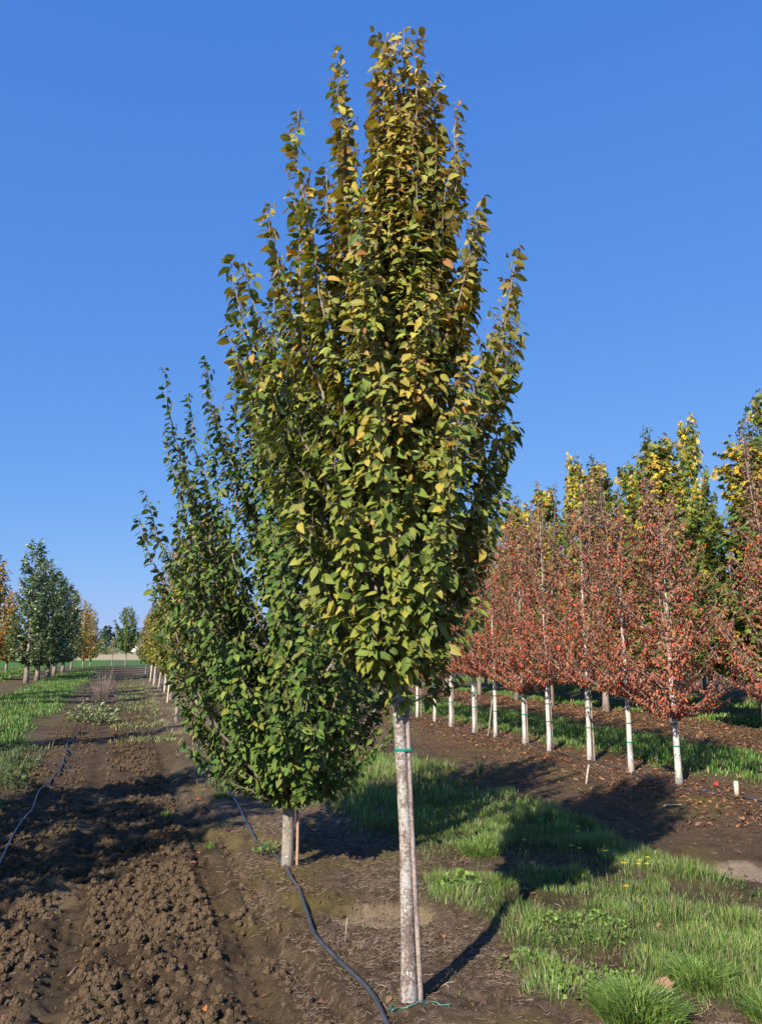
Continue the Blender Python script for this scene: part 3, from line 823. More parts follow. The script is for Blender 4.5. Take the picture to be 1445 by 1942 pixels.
# ------------------------------------------------------------------ the trees down the same row, past the second
YL = [(.42, .30, .045), (.50, .32, .05), (.28, .25, .045), (.36, .19, .045)]
YG = [(.15, .19, .038), (.24, .24, .045), (.09, .135, .03), (.40, .30, .05)]
yel = [make_variant(100 + k, 4.3, 1.0, ([1.1, 1.5, 2.3, 3.1, 3.8, 4.3], [.5, .85, .95, .75, .45, .15]), 60, T_SIMPLE, .12, M_FAR, (YG, [3, 3, 2, 2]), (YL, [3, 3, 2, 2]), .045, M_BARKM, M_TWIG, .042, .09, .38) for k in range(2)]
rl = [(-3.18, 13.64, .96, 'small green and yellow tree third along the row, mostly behind the dark green crown'),
      (-4.74, 18.37, 1.02, 'golden leaved tree with brown trunk, fourth along the row beside the lane'),
      (-6.8, 25.6, .95, 'yellow tree with long bare twigs, fifth along the row beside the lane'),
      (-8.75, 31.9, .95, 'yellow green tree sixth along the row, behind the pale stakes'),
      (-10.7, 37.3, .92, 'yellow tree seventh along the row, behind the pale stakes'),
      (-12.6, 43.0, .9, 'golden tree eighth along the row where the lane narrows'),
      (-14.2, 47.4, .9, 'golden tree last of the row before the lone green tree')]
for i, (x, y_, s, lb) in enumerate(rl):
    place(yel[i % 2], 'hornbeam_tree', x, y_, i * 2.2 + 1, (s, s), lb, 'smaller trees down the hornbeam row')
for i, (x, y_, dx, lb) in enumerate([(-6.55, 24.2, .1, 'white stake nearest along the far part of the row'), (-8.2, 29.8, .12, 'tall white stake second along the far row'), (-8.55, 30.6, .1, 'tall white stake third along the far row'), (-9.3, 32.9, .12, 'white stake fourth along the far row'), (-10.3, 35.6, .1, 'white stake fifth along the far row'), (-11.6, 39.5, .1, 'farthest white stake of the row')]):
    stake(x, y_, x + dx * 1.5, y_, 2.0, .03, lb, M_WOODCUT, 'stakes along the far hornbeam row', 6)

# ------------------------------------------------------------------ left row: silvery oaks and turning trees
SV = [(.075, .125, .04), (.055, .095, .034), (.13, .18, .06), (.40, .46, .30)]
OR = [(.44, .21, .05), (.36, .25, .05), (.22, .20, .045), (.52, .28, .06)]
sil = [make_variant(120 + k, 7.0, .9, ([.9, 1.4, 2.6, 4.2, 5.4, 6.4, 7.0], [.6, .95, 1.12, 1.0, .68, .40, .16]), 64, T_SIMPLE, .19, M_FAR, (SV, [3, 3, 2, 1.3]), (SV, [2, 2, 2, 2.4]), .10, M_BARKM, M_TWIG, .055, .11, .46, droop=.3, sec_up=.8) for k in range(2)]
ora = make_variant(130, 6.0, .9, ([.9, 1.4, 2.6, 4.0, 5.2, 6.0], [.6, 1.0, 1.15, .9, .45, .1]), 64, T_SIMPLE, .22, M_FAR, (OR, [3, 2, 3, 1]), (OR, [3, 3, 1, 2]), .08, M_BARKM, M_TWIG, .075, .14, .45)
ygr = make_variant(131, 6.0, .9, ([.9, 1.4, 2.6, 4.0, 5.2, 6.0], [.6, 1.0, 1.15, .9, .45, .1]), 64, T_SIMPLE, .22, M_FAR, (YG, [3, 2, 3, 1]), (YL, [1, 1, 3, 1]), .08, M_BARKM, M_TWIG, .075, .14, .45)
lg = 'trees in the row left of the grass strip'
for i, (var, x, y_, sx, sz, lb) in enumerate([
        (sil[0], -17.35, 38.45, 1.2, 1.02, 'tall dark silvery green tree, nearest in view left of the grass strip'),
        (sil[1], -18.2, 41.6, 1.25, .94, 'silvery leaved tree second in view, merging with the tall dark one'),
        (sil[0], -19.2, 45.3, 1.3, .92, 'silvery leaved tree third in view left of the grass strip'),
        (sil[1], -20.5, 49.3, 1.3, .90, 'silvery green tree fourth in view left of the grass strip'),
        (sil[0], -22.1, 54.5, 1.3, .90, 'grey green tree fifth in view with a bare pale foot'),
        (ygr, -24.3, 61.5, 1.05, 1.05, 'yellow green tree between the silvery trees and the orange one'),
        (ora, -26.6, 70.0, 1.15, 1.0, 'orange brown tree at the end of the left row by the green field'),
        (ygr, -28.0, 75.5, 1.0, .9, 'dull green tree closing the left row'),
        (ora, -20.4, 41.0, 1.25, 1.05, 'orange leaved tree at the left edge behind the silvery trees'),
        (ygr, -24.6, 47.6, 1.2, 1.0, 'yellow green tree at the left edge in the row behind'),
        (ora, -25.8, 54.0, 1.1, .95, 'orange tree deep in the row behind the silvery trees')]):
    place(var, 'columnar_tree', x, y_, i * 1.7, (sx, sz), lb, lg)
# trees of the same row standing before the left edge of the view: their shadows lie across the lane
for i, (u_, v_, sx, sz, lb) in enumerate([(-4.6, 3.1, 1.2, .88, 'tree beyond the left edge shading the near lane, nearest'), (-4.6, 5.5, 1.25, .84, 'tree beyond the left edge shading the near lane, second'),
        (-4.5, 12.0, .6, .80, 'slim tree beyond the left edge shading the lane by the hose'), (-4.5, 23.0, .55, .85, 'tree beyond the left edge, fourth along its row'),
        (-4.5, 26.0, .8, .95, 'tree beyond the left edge, fifth along its row'), (-4.7, 28.6, .8, .9, 'tree beyond the left edge, sixth along its row')]):
    x, y_ = xy(u_, v_)
    place(sil[i % 2], 'columnar_tree', x, y_, i * 2.9, (sx, sz), lb, lg)
# lone columnar tree at the end of the lane
lone = make_variant(140, 6.0, 1.5, ([1.6, 2.2, 3.2, 4.4, 5.2, 6.0], [.4, 1.0, 1.4, 1.35, 1.0, .3]), 80, T_SIMPLE, .26, M_FAR, (GREEN, [3, 3, 2, 1]), (GREENT, [1, 1, 2]), .08, M_BARKM, M_TWIG, .09, .18, .4, sec_up=.8)
place(lone, 'columnar_tree', -25.3, 77.6, 0, (1.05, 1.0), 'lone vase shaped green tree standing at the far end of the lane', None)
sp = make_variant(141, 3.0, 1.2, ([1.3, 1.8, 2.4, 3.0], [.4, .55, .4, .1]), 14, T_SIMPLE, .14, M_FAR, (YG, [1, 1, 1, 1]), (YL, [1, 1, 1, 1]), .06, M_BARKM, M_TWIGP, .08, .15, .35)
place(sp, 'young_tree', -27.3, 79.5, 0, (1, 1), 'thin young tree with two pale stems left of the lone green tree', 'young trees at the lane end')
place(sp, 'young_tree', -24.2, 79.0, 2, (1, 1.25), 'thin young tree with a pale forked trunk right of the lone green tree', 'young trees at the lane end')

# ------------------------------------------------------------------ far hedge, conifer line, sheds
def scatter_line(name, n, fx, fy, hh, ww, tintc, seed, conifer):
    r = np.random.default_rng(seed); P = []; A = []; Nn = []; Sz = []
    for i in range(n):
        x, y_ = fx(r), fy(r); g = float(ground_z(x, y_, False)); H = hh * r.uniform(.55, 1.25); w = ww * r.uniform(.6, 1.2)
        m_ = 46
        f = r.random(m_) ** (.8 if conifer else 1)
        prof = (1 - f) if conifer else np.sqrt(np.clip(1 - (f * 1.1 - .1) ** 2, 0, 1))
        a_ = r.uniform(0, 6.28, m_)
        P.append(np.stack([x + np.cos(a_) * prof * w, y_ + np.sin(a_) * prof * w, g + f * H], 1))
        A.append(np.stack([np.cos(a_), np.sin(a_), r.normal(0, .5, m_)], 1)); Nn.append(r.normal(0, 1, (m_, 3)) + np.array([0, -.5, .8]))
        Sz.append(np.full(m_, H * .22) * r.uniform(.7, 1.3, m_))
    P = np.concatenate(P); n_ = len(P)
    me = leaves_mesh(name, tmpl_simple(.45, .1), P, np.concatenate(A), np.concatenate(Nn), np.concatenate(Sz), pal(r, n_, *tintc), M_FAR, smooth=False)
    return tag(link(name, me), kind='stuff')
scatter_line('conifer_line', 400, lambda r: r.uniform(-1500, 900), lambda r: r.uniform(1300, 1420), 30, 8, ([(.04, .07, .05), (.05, .09, .06)], [1, 1]), 5, True)
scatter_line('far_hedge', 170, lambda r: r.uniform(-260, 160), lambda r: r.uniform(205, 235), 4.2, 3.0, ([(.09, .12, .04), (.14, .15, .05), (.2, .15, .06)], [2, 2, 1]), 6, False)
def gable(name, x, y_, w, d, h, rh, label, rot=0):
    g = float(ground_z(x, y_, False))
    root = empty(name, (x, y_, g), label, 'building', None, rot)
    V = [(-w, -d, 0), (w, -d, 0), (w, d, 0), (-w, d, 0), (-w, -d, h), (w, -d, h), (w, d, h), (-w, d, h), (-w, 0, h + rh), (w, 0, h + rh)]
    F4 = [(0, 1, 5, 4), (2, 3, 7, 6)]; F5 = [(1, 2, 6, 9, 5), (3, 0, 4, 8, 7)]
    link('wall', np_mesh('wall', V, [np.array(F4), np.array(F5)], [M_PAINT]), root)
    o = .3
    R = [(-w - o, -d - o, h - .1), (w + o, -d - o, h - .1), (w + o, 0, h + rh + .12), (-w - o, 0, h + rh + .12), (-w - o, d + o, h - .1), (w + o, d + o, h - .1)]
    R = R + [(a_, b_, c_ + .15) for a_, b_, c_ in R]
    F = [(0, 1, 2, 3), (3, 2, 5, 4), (6, 9, 8, 7), (9, 10, 11, 8), (0, 6, 7, 1), (4, 5, 11, 10), (0, 3, 9, 6), (3, 4, 10, 9), (1, 7, 8, 2), (2, 8, 11, 5)]
    link('roof', np_mesh('roof', R, np.array(F), [M_ROOF]), root)
    dr = [(-.6, -d - .06, 0), (.6, -d - .06, 0), (.6, -d - .06, 2.1), (-.6, -d - .06, 2.1), (-.6, -d + .02, 0), (.6, -d + .02, 0), (.6, -d + .02, 2.1), (-.6, -d + .02, 2.1)]
    link('door', np_mesh('door', dr, np.array([(0, 1, 2, 3), (1, 5, 6, 2), (4, 0, 3, 7), (3, 2, 6, 7)]), [M_ROOF]), root)
M_ROOF = plain('grey_roof', (.22, .21, .22), .6, .1, 2)
gable('farm_building', -95, 330, 7, 4, 3.2, 1.8, 'white farm building left of the lone tree, far behind the hedge')
gable('farm_shed', -92, 300, 4, 3, 2.6, 1.4, 'small white shed right of the lone tree, far across the field')

# ------------------------------------------------------------------ hoses
def smooth_path(pts, n):
    pts = np.array(pts, float); t = np.linspace(0, len(pts) - 1, n); k = np.floor(t).astype(int).clip(0, len(pts) - 2); f = (t - k)[:, None]
    p0 = pts[np.clip(k - 1, 0, None)]; p1 = pts[k]; p2 = pts[k + 1]; p3 = pts[np.clip(k + 2, None, len(pts) - 1)]
    return .5 * ((2 * p1) + (-p0 + p2) * f + (2 * p0 - 5 * p1 + 4 * p2 - p3) * f ** 2 + (-p0 + 3 * p1 - 3 * p2 + p3) * f ** 3)
def hose(pts, rad, label, n=120, lift=.0, spikes=()):
    P2 = smooth_path(pts, n)
    z = ground_z(P2[:, 0], P2[:, 1], False)
    z = np.maximum(z, ground_z(P2[:, 0], P2[:, 1]))
    kk = np.ones(9) / 9; z = np.convolve(np.pad(z, 4, mode='edge'), kk, 'valid')
    P = np.column_stack([P2, z + rad * .9 + lift])
    root = empty('irrigation_hose', (float(P[0, 0]), float(P[0, 1]), float(P[0, 2])), label, 'hose', 'irrigation hoses along the tree rows')
    Q = P - P[0]
    T = Tubes(); T.add(Q, rad, 8); link('tube', T.mesh('tube', M_HOSE), root)
    for s_ in spikes:
        i = int(s_ * (n - 1)); p = Q[i]
        T = Tubes(); T.add([p + (0, 0, rad * .3), p + (.10, -.10, .015), p + (.20, -.24, -.02 - lift)], [.008, .007, .005], 5); link('drip_tube', T.mesh('drip_tube', M_HOSE), root)
    return root
hose([(.16, 3.1), (.08, 3.4), (.01, 3.67), (-.08, 4.0), (-.22, 4.31), (-.37, 4.67), (-.47, 5.12), (-.67, 5.9), (-.98, 6.82), (-1.21, 7.4), (-1.75, 9.26), (-2.81, 12.43), (-3.4, 14.6), (-4.45, 17.71)], .0115, 'thick black irrigation hose winding past both front trunks towards the lane', 260, .004)
hose([(-1.9, 3.2), (-2.35, 4.6), (-2.88, 6.18), (-3.23, 7.2), (-3.55, 8.22), (-4.0, 9.5), (-4.33, 10.74), (-4.9, 12.4), (-5.5, 14.0), (-5.75, 14.8), (-6.23, 16.53)], .009, 'grey black irrigation hose with short side tubes along the left of the lane', 220, .01, spikes=(.52, .66, .74, .82, .90, .99))
hose([(.9, 19.2), (1.9, 15.9), (2.6, 13.5), (3.0, 11.75), (3.22, 11.1), (3.42, 9.9), (3.75, 9.3), (4.1, 8.75), (4.6, 7.9)], .010, 'thin black irrigation hose along the foot of the white trunks', 160, .0)

# ------------------------------------------------------------------ grass
def blades(name, n, sampler, hgt, wid, cols, seed, lean=.5, dens=None, tuft=0):
    r = np.random.default_rng(seed)
    x, y_ = sampler(r, n)
    m_ = grass_mask(x, y_) if dens is None else dens(x, y_)
    keep = r.random(len(x)) < m_
    x, y_, m_ = x[keep], y_[keep], m_[keep]
    cl = fbm(x * 3.2, y_ * 3.2, 131); cl2 = vnoise(x * 1.1, y_ * 1.1, 132)
    wd, cid = worley(x / .34, y_ / .34, 135)
    k2 = r.random(len(x)) < np.clip(1.35 - wd * 1.1, .25, 1)
    x, y_, m_, cl, cl2, wd, cid = [q[k2] for q in (x, y_, m_, cl, cl2, wd, cid)]
    n = len(x)
    h = hgt * (.35 + 1.1 * cl) * (1.25 - .7 * wd) * r.uniform(.55, 1.3, n) * (.55 + .45 * m_)
    # blades of a tuft lean outwards from its centre
    ix = np.floor(x / .34); iy = np.floor(y_ / .34)
    e = .01
    w0, _ = worley((x + e) / .34, y_ / .34, 135); w1, _ = worley(x / .34, (y_ + e) / .34, 135)
    gxn, gyn = (w0 - wd) / e * .34, (w1 - wd) / e * .34
    L = lean * h
    dx = gxn * L * wd * 1.1 + r.normal(0, .35, n) * L + .1 * L; dy = gyn * L * wd * 1.1 + r.normal(0, .35, n) * L
    a = r.uniform(0, np.pi, n); w = wid * r.uniform(.6, 1.3, n)
    bx_, by_ = np.cos(a) * w, np.sin(a) * w
    z = ground_z(x, y_) - .01
    P0 = np.stack([x - bx_, y_ - by_, z], 1); P1 = np.stack([x + bx_, y_ + by_, z], 1)
    mx, my, mz = x + dx * .35, y_ + dy * .35, z + h * .62
    P2 = np.stack([mx + bx_ * .8, my + by_ * .8, mz], 1); P3 = np.stack([mx - bx_ * .8, my - by_ * .8, mz], 1)
    P4 = np.stack([x + dx, y_ + dy, z + h * r.uniform(.75, 1.0, n)], 1)
    V = np.stack([P0, P1, P2, P3, P4], 1).reshape(-1, 3)
    o = (np.arange(n) * 5)[:, None]
    T3 = np.array([3, 2, 4])[None] + o; Q4 = np.array([0, 1, 2, 3])[None] + o
    t = pal(r, n, *cols, jit=.2)
    dry = (r.random(n) < .17)[:, None]
    t = np.where(dry, np.array([.36, .31, .17]) * r.uniform(.7, 1.1, (n, 1)), t)
    t = t * (.85 + .4 * cid)[:, None]
    me = np_mesh(name, V, [Q4, T3], [M_GRASS], tint=np.repeat(t, 5, 0))
    return tag(link(name, me), kind='stuff')
GC = ([(.135, .23, .045), (.18, .275, .058), (.095, .175, .037), (.26, .31, .09)], [3, 3, 2, 1.2])
GL = ([(.10, .21, .035), (.135, .25, .045), (.07, .155, .03)], [3, 3, 1])
def rect(x0, x1, y0, y1): return lambda r, n: (r.uniform(x0, x1, n), r.uniform(y0, y1, n))
def uvrect(u0, u1, v0, v1, p=1.0):
    def f(r, n):
        u_ = r.uniform(u0, u1, n); v_ = v0 + (v1 - v0) * r.random(n) ** p
        return xy(u_, v_)
    return f
blades('grass', 150000, rect(.3, 4.2, 3.4, 8.2), .084, .0016, GC, 1, .75)
blades('grass', 42000, rect(-2.2, 3.0, 7.0, 12.5), .12, .0036, GC, 2, .5)
blades('grass', 60000, uvrect(6.9, 9.8, 3, 26, 1.5), .11, .0062, GL, 3, .45)
blades('grass', 26000, uvrect(12.2, 14.3, 6, 34, 1.3), .12, .010, GL, 4, .4)
blades('grass', 60000, uvrect(-4.4, -1.2, 8, 60, 1.7), .11, .0085, GL, 5, .4)
blades('grass', 12000, uvrect(15.5, 19, 8, 40, 1.2), .14, .014, GL, 6, .4)
blades('grass', 22000, uvrect(-10, -5, 18, 80, 1.0), .16, .02, GL, 7, .4)
# weeds: sparse in the lane and along the rows, shaded weeds by the left hose
sparse = lambda x, y_: np.clip((fbm(x * 3, y_ * 3, 150) - .60) * 6, 0, 1) * .9
blades('weeds', 14000, uvrect(-.2, 1.0, 15, 50, 1.4), .10, .010, ([(.20, .24, .09), (.13, .18, .05), (.3, .26, .14)], [2, 2, 1]), 8, .6, dens=lambda x, y_: np.clip((fbm(x, y_, 151) - .42) * 4, 0, 1))
blades('weeds', 22000, uvrect(-2.6, -1.0, 6.2, 15, 1.2), .13, .0045, ([(.06, .10, .03), (.10, .14, .05)], [2, 1]), 9, .7, dens=lambda x, y_: np.clip((fbm(x * 2, y_ * 2, 152) - .36) * 4, 0, 1) * (uv_of(x, y_)[0] < -1.05))
blades('weeds', 14000, uvrect(.9, 2.0, 9, 40, 1.3), .12, .0045, ([(.28, .23, .15), (.15, .17, .06), (.36, .30, .2)], [3, 1, 2]), 10, .7, dens=lambda x, y_: np.clip((fbm(x * 2, y_ * 2, 153) - .45) * 4, 0, 1))
blades('weeds', 5000, uvrect(-.9, 6.5, 3.4, 14, 1.2), .05, .002, ([(.16, .2, .06)], [1]), 11, .7, dens=sparse)

# ------------------------------------------------------------------ clods, straw litter, fallen leaves
def crumbs(name, n, us, vs, p, smin, smax, seed, keepf, rad_noise=.55):
    """loose earth: one noisy crumb instanced on points by geometry nodes"""
    r = np.random.default_rng(seed)
    u_ = r.uniform(*us, n); v_ = vs[0] + (vs[1] - vs[0]) * r.random(n) ** p
    x, y_ = xy(u_, v_); k_ = r.random(n) < keepf(u_, x, y_); x, y_ = x[k_], y_[k_]; n = len(x)
    s_ = smin + (smax - smin) * r.random(n) ** 4.5
    z = ground_z(x, y_) + s_ * .12
    me = bpy.data.meshes.new(name); me.vertices.add(n)
    me.vertices.foreach_set('co', np.stack([x, y_, z], 1).astype(np.float32).ravel())
    at = me.attributes.new('size', 'FLOAT', 'POINT'); at.data.foreach_set('value', s_.astype(np.float32))
    me.materials.append(M_CRUMB)
    o = tag(link(name, me), kind='stuff')
    g = bpy.data.node_groups.new(name, 'GeometryNodeTree')
    g.interface.new_socket('Geometry', in_out='INPUT', socket_type='NodeSocketGeometry'); g.interface.new_socket('Geometry', in_out='OUTPUT', socket_type='NodeSocketGeometry')
    nd = g.nodes; L = g.links.new
    gi, go = nd.new('NodeGroupInput'), nd.new('NodeGroupOutput')
    insts = nd.new('GeometryNodeGeometryToInstance')
    for q in range(3):
        ic = nd.new('GeometryNodeMeshIcoSphere'); ic.inputs['Radius'].default_value = 1; ic.inputs['Subdivisions'].default_value = 3
        nz = nd.new('ShaderNodeTexNoise'); nz.noise_dimensions = '4D'; nz.inputs['W'].default_value = q * 7.3 + seed; nz.inputs['Scale'].default_value = 1.35; nz.inputs['Detail'].default_value = 4; nz.inputs['Roughness'].default_value = .65
        sb = nd.new('ShaderNodeVectorMath'); sb.operation = 'SUBTRACT'; sb.inputs[1].default_value = (.5, .5, .5)
        sc = nd.new('ShaderNodeVectorMath'); sc.operation = 'SCALE'; sc.inputs['Scale'].default_value = rad_noise * 4.2
        sp_ = nd.new('GeometryNodeSetPosition')
        sm = nd.new('GeometryNodeSetMaterial'); sm.inputs['Material'].default_value = M_CRUMB
        L(nz.outputs['Color'], sb.inputs[0]); L(sb.outputs[0], sc.inputs[0]); L(ic.outputs['Mesh'], sp_.inputs['Geometry']); L(sc.outputs[0], sp_.inputs['Offset']); L(sp_.outputs[0], sm.inputs['Geometry']); L(sm.outputs[0], insts.inputs[0])
    iop = nd.new('GeometryNodeInstanceOnPoints'); iop.inputs['Pick Instance'].default_value = True
    na = nd.new('GeometryNodeInputNamedAttribute'); na.data_type = 'FLOAT'; na.inputs['Name'].default_value = 'size'
    rv = nd.new('FunctionNodeRandomValue'); rv.data_type = 'FLOAT_VECTOR'; rv.inputs[0].default_value = (0, 0, 0); rv.inputs[1].default_value = (6.28, 6.28, 6.28)
    L(gi.outputs[0], iop.inputs['Points']); L(insts.outputs[0], iop.inputs['Instance']); L(rv.outputs[0], iop.inputs['Rotation']); L(na.outputs[0], iop.inputs['Scale']); L(iop.outputs[0], go.inputs[0])
    md = o.modifiers.new('crumbs', 'NODES'); md.node_group = g
    return o
M_CRUMB = plain('soil_crumb', (.106, .073, .044), .95, .3, 1.6, .5)
M_CRUMB.node_tree.nodes['Principled BSDF'].inputs['Specular IOR Level'].default_value = .1
rut = lambda u_, x, y_: 1 - .93 * np.maximum(np.exp(-((u_ + .24) / .11) ** 4), np.exp(-((u_ - .68) / .10) ** 4))
lane_d = lambda u_, x, y_: np.clip(band(u_, -.12, .58, .06) + .5 * band(u_, -1.3, -.40, .1) + .08, 0, 1) * (.18 + .82 * sst(.30, .52, fbm(x * 2.6, y_ * 2.6, 160, 3))) * rut(u_, x, y_)
crumbs('soil_clods', 90000, (-1.7, .95), (2.9, 9), 1.5, .002, .026, 21, lane_d)
crumbs('soil_clods', 60000, (-1.6, 3.0), (2.9, 7.5), 1.6, .0015, .007, 29, lambda u_, x, y_: (.25 + .75 * sst(.4, .6, fbm(x * 4, y_ * 4, 161))) * (1 - grass_mask(x, y_)))
crumbs('soil_clods', 14000, (-1.3, .95), (8, 22), 1.2, .008, .032, 23, lane_d)
crumbs('soil_clods', 9000, (.8, 7.4), (3.0, 16), 1.5, .003, .015, 22, lambda u_, x, y_: .8 * (1 - grass_mask(x, y_)))

def straws(name, n, sampler, ln, rad, cols, seed, keepf):
    r = np.random.default_rng(seed)
    x, y_ = sampler(r, n); k_ = r.random(n) < keepf(x, y_); x, y_ = x[k_], y_[k_]; n = len(x)
    L = ln * r.uniform(.3, 1.3, n); a = r.normal(.2, .9, n); bend = r.normal(0, .25, n)
    pts = []
    for t in (-.5, 0, .5):
        aa = a + bend * t
        px_, py_ = x + np.cos(aa) * L * t, y_ + np.sin(aa) * L * t
        pts.append(np.stack([px_, py_, ground_z(px_, py_) + .003 + r.uniform(0, .012, n)], 1))
    pts = np.stack(pts, 1)
    nrm = np.stack([-np.sin(a), np.cos(a), np.zeros(n)], 1)[:, None] * rad * r.uniform(.6, 1.4, n)[:, None, None]
    V = np.concatenate([pts - nrm, pts + nrm, pts + np.array([0, 0, rad * 1.6])], 1)  # a little three-sided stalk
    F = []
    for i, j in ((0, 1), (1, 2)):
        F += [(i, j, 6 + j, 6 + i), (6 + i, 6 + j, 3 + j, 3 + i)]
    F = (np.array(F)[None] + (np.arange(n) * 9)[:, None, None]).reshape(-1, 4)
    me = np_mesh(name, V.reshape(-1, 3), F, [M_STRAW], tint=np.repeat(pal(r, n, *cols), 9, 0))
    return tag(link(name, me), kind='stuff')
SC = ([(.30, .22, .155), (.25, .17, .125), (.40, .31, .22), (.17, .115, .08)], [3, 3, 1.2, 3])
straws('straw_litter', 30000, uvrect(.85, 2.6, 2.9, 10, 1.5), .030, .0007, SC, 31, lambda x, y_: np.clip((fbm(x * 2.4, y_ * 2.4, 170) - .36) * 4, .05, 1) * (1 - .7 * grass_mask(x, y_)))
straws('straw_litter', 5000, uvrect(-1.2, 7.0, 3.2, 16, 1.3), .06, .0014, SC, 32, lambda x, y_: .10 + .3 * (fbm(x * 2, y_ * 2, 171) > .55))
def fallen(name, n, sampler, size, cols, seed, tm=T_SIMPLE, keep=None):
    r = np.random.default_rng(seed)
    x, y_ = sampler(r, n)
    if keep is not None:
        k_ = r.random(n) < keep(x, y_); x, y_ = x[k_], y_[k_]; n = len(x)
    a = r.uniform(0, 6.28, n)
    P = np.stack([x, y_, ground_z(x, y_) + .006 + r.uniform(0, .01, n)], 1)
    A = np.stack([np.cos(a), np.sin(a), r.normal(0, .25, n)], 1); Nn = np.stack([r.normal(0, .35, n), r.normal(0, .35, n), np.ones(n)], 1)
    me = leaves_mesh(name, tm, P, A, Nn, size * r.uniform(.6, 1.3, n), pal(r, n, *cols), M_DRY, smooth=False, curl=r.uniform(.5, 3, n))
    return tag(link(name, me), kind='stuff')
FL = ([(.34, .17, .085), (.26, .12, .07), (.42, .20, .08), (.18, .09, .06)], [3, 3, 1, 2])
fallen('fallen_leaves', 11000, uvrect(4.9, 7.4, 6, 24, 1.2), .06, FL, 41, keep=lambda x, y_: np.clip((uv_of(x, y_)[0] - 4.9) / 1.3, .08, 1) * np.clip(fbm(x * 3, y_ * 3, 180) * 1.6 - .2, .1, 1))
fallen('fallen_leaves', 9000, uvrect(9.5, 13, 6, 30, 1.2), .085, FL, 42)
fallen('fallen_leaves', 420, uvrect(-1.4, 4.9, 3.2, 18, 1.2), .045, FL, 43)
# two big fallen leaves, each on its own
def one_leaf(name, x, y_, size, ang, colr, tm, label):
    V, F, U = tm; Vv = V.copy(); Vv[:, 2] = Vv[:, 2] * 2 + .12 * np.sin(Vv[:, 0] * 5)
    o = link(name, np_mesh(name, Vv, F, [M_DRY], tint=np.repeat(np.array([colr]), len(V), 0), uv=U, smooth=True), None, (x, y_, float(ground_z(x, y_)) + .03))
    o.scale = (size,) * 3; o.rotation_euler = (.25, -.15, ang)
    return tag(o, label, 'leaf')
one_leaf('maple_leaf', 1.38, 3.87, .13, 1.2, (.50, .27, .16), T_MAPLE, 'curled pinkish brown maple leaf lying between two grass tufts')
one_leaf('fallen_leaf', -.80, 3.86, .045, .4, (.45, .16, .04), T_HORN, 'small orange brown leaf on the tilled soil near the lower edge')
one_leaf('fallen_leaf', -2.0, 8.9, .05, 1.4, (.35, .08, .04), T_HORN, 'small dark red leaf on the shaded lane soil')
one_leaf('fallen_leaf', 4.0, 9.55, .09, .4, (.55, .07, .03), T_HORN, 'bright red leaf on the soil beside the nearest white trunk')

# ------------------------------------------------------------------ small plants
def dandelion(x, y_, h, label, s=.015):
    z = float(ground_z(x, y_)); root = empty('dandelion', (x, y_, z), label, 'flower', 'dandelions in the near grass')
    T = Tubes(); T.add([(0, 0, -.01), (.004, .002, h * .5), (0, 0, h)], .0012, 4); link('stem', T.mesh('stem', M_STEM), root)
    V = []; F = []
    for ring, (n_, r_o, tilt) in enumerate(((14, s, .25), (10, s * .7, .6), (6, s * .4, 1.1))):
        for i in range(n_):
            a_ = i * 2 * math.pi / n_ + ring * .3; w_ = 1.6 / n_; b0 = len(V)
            for (rr, da) in ((.1, 0), (.9, -w_), (1.0, 0), (.9, w_)):
                V.append((math.cos(a_ + da) * r_o * rr, math.sin(a_ + da) * r_o * rr, h + math.sin(tilt) * r_o * rr + .001 * ring))
            F.append((b0, b0 + 1, b0 + 2, b0 + 3))
    link('flower_head', np_mesh('flower_head', V, np.array(F), [M_YELLOW]), root)
M_STEM = plain('flower_stem', (.16, .22, .07), .6, .2, 30)
fl = [((1.56, 6.65), 'dandelion in the shaded tall grass, the one farthest back'), ((1.38, 6.11), 'left dandelion of the pair at the edge of the trunk shadow'), ((1.43, 6.09), 'right dandelion of the pair at the edge of the trunk shadow'),
      ((1.60, 6.03), 'single dandelion just past the shaded grass'), ((1.63, 5.69), 'dandelion left of the cluster of four'), ((1.72, 5.65), 'upper left dandelion of the cluster of four'), ((1.80, 5.72), 'upper right dandelion of the cluster of four'),
      ((1.74, 5.56), 'lower right dandelion of the cluster of four'), ((1.68, 5.55), 'lower left dandelion of the cluster of four'), ((1.46, 5.10), 'lone dandelion nearest the front in the grass'), ((1.58, 6.72), 'second dandelion in the shaded tall grass'), ((1.07, 6.3), 'small dandelion at the left side of the grass')]
for (x, y_), lb in fl: dandelion(x, y_ - .2, .17, lb, .019)
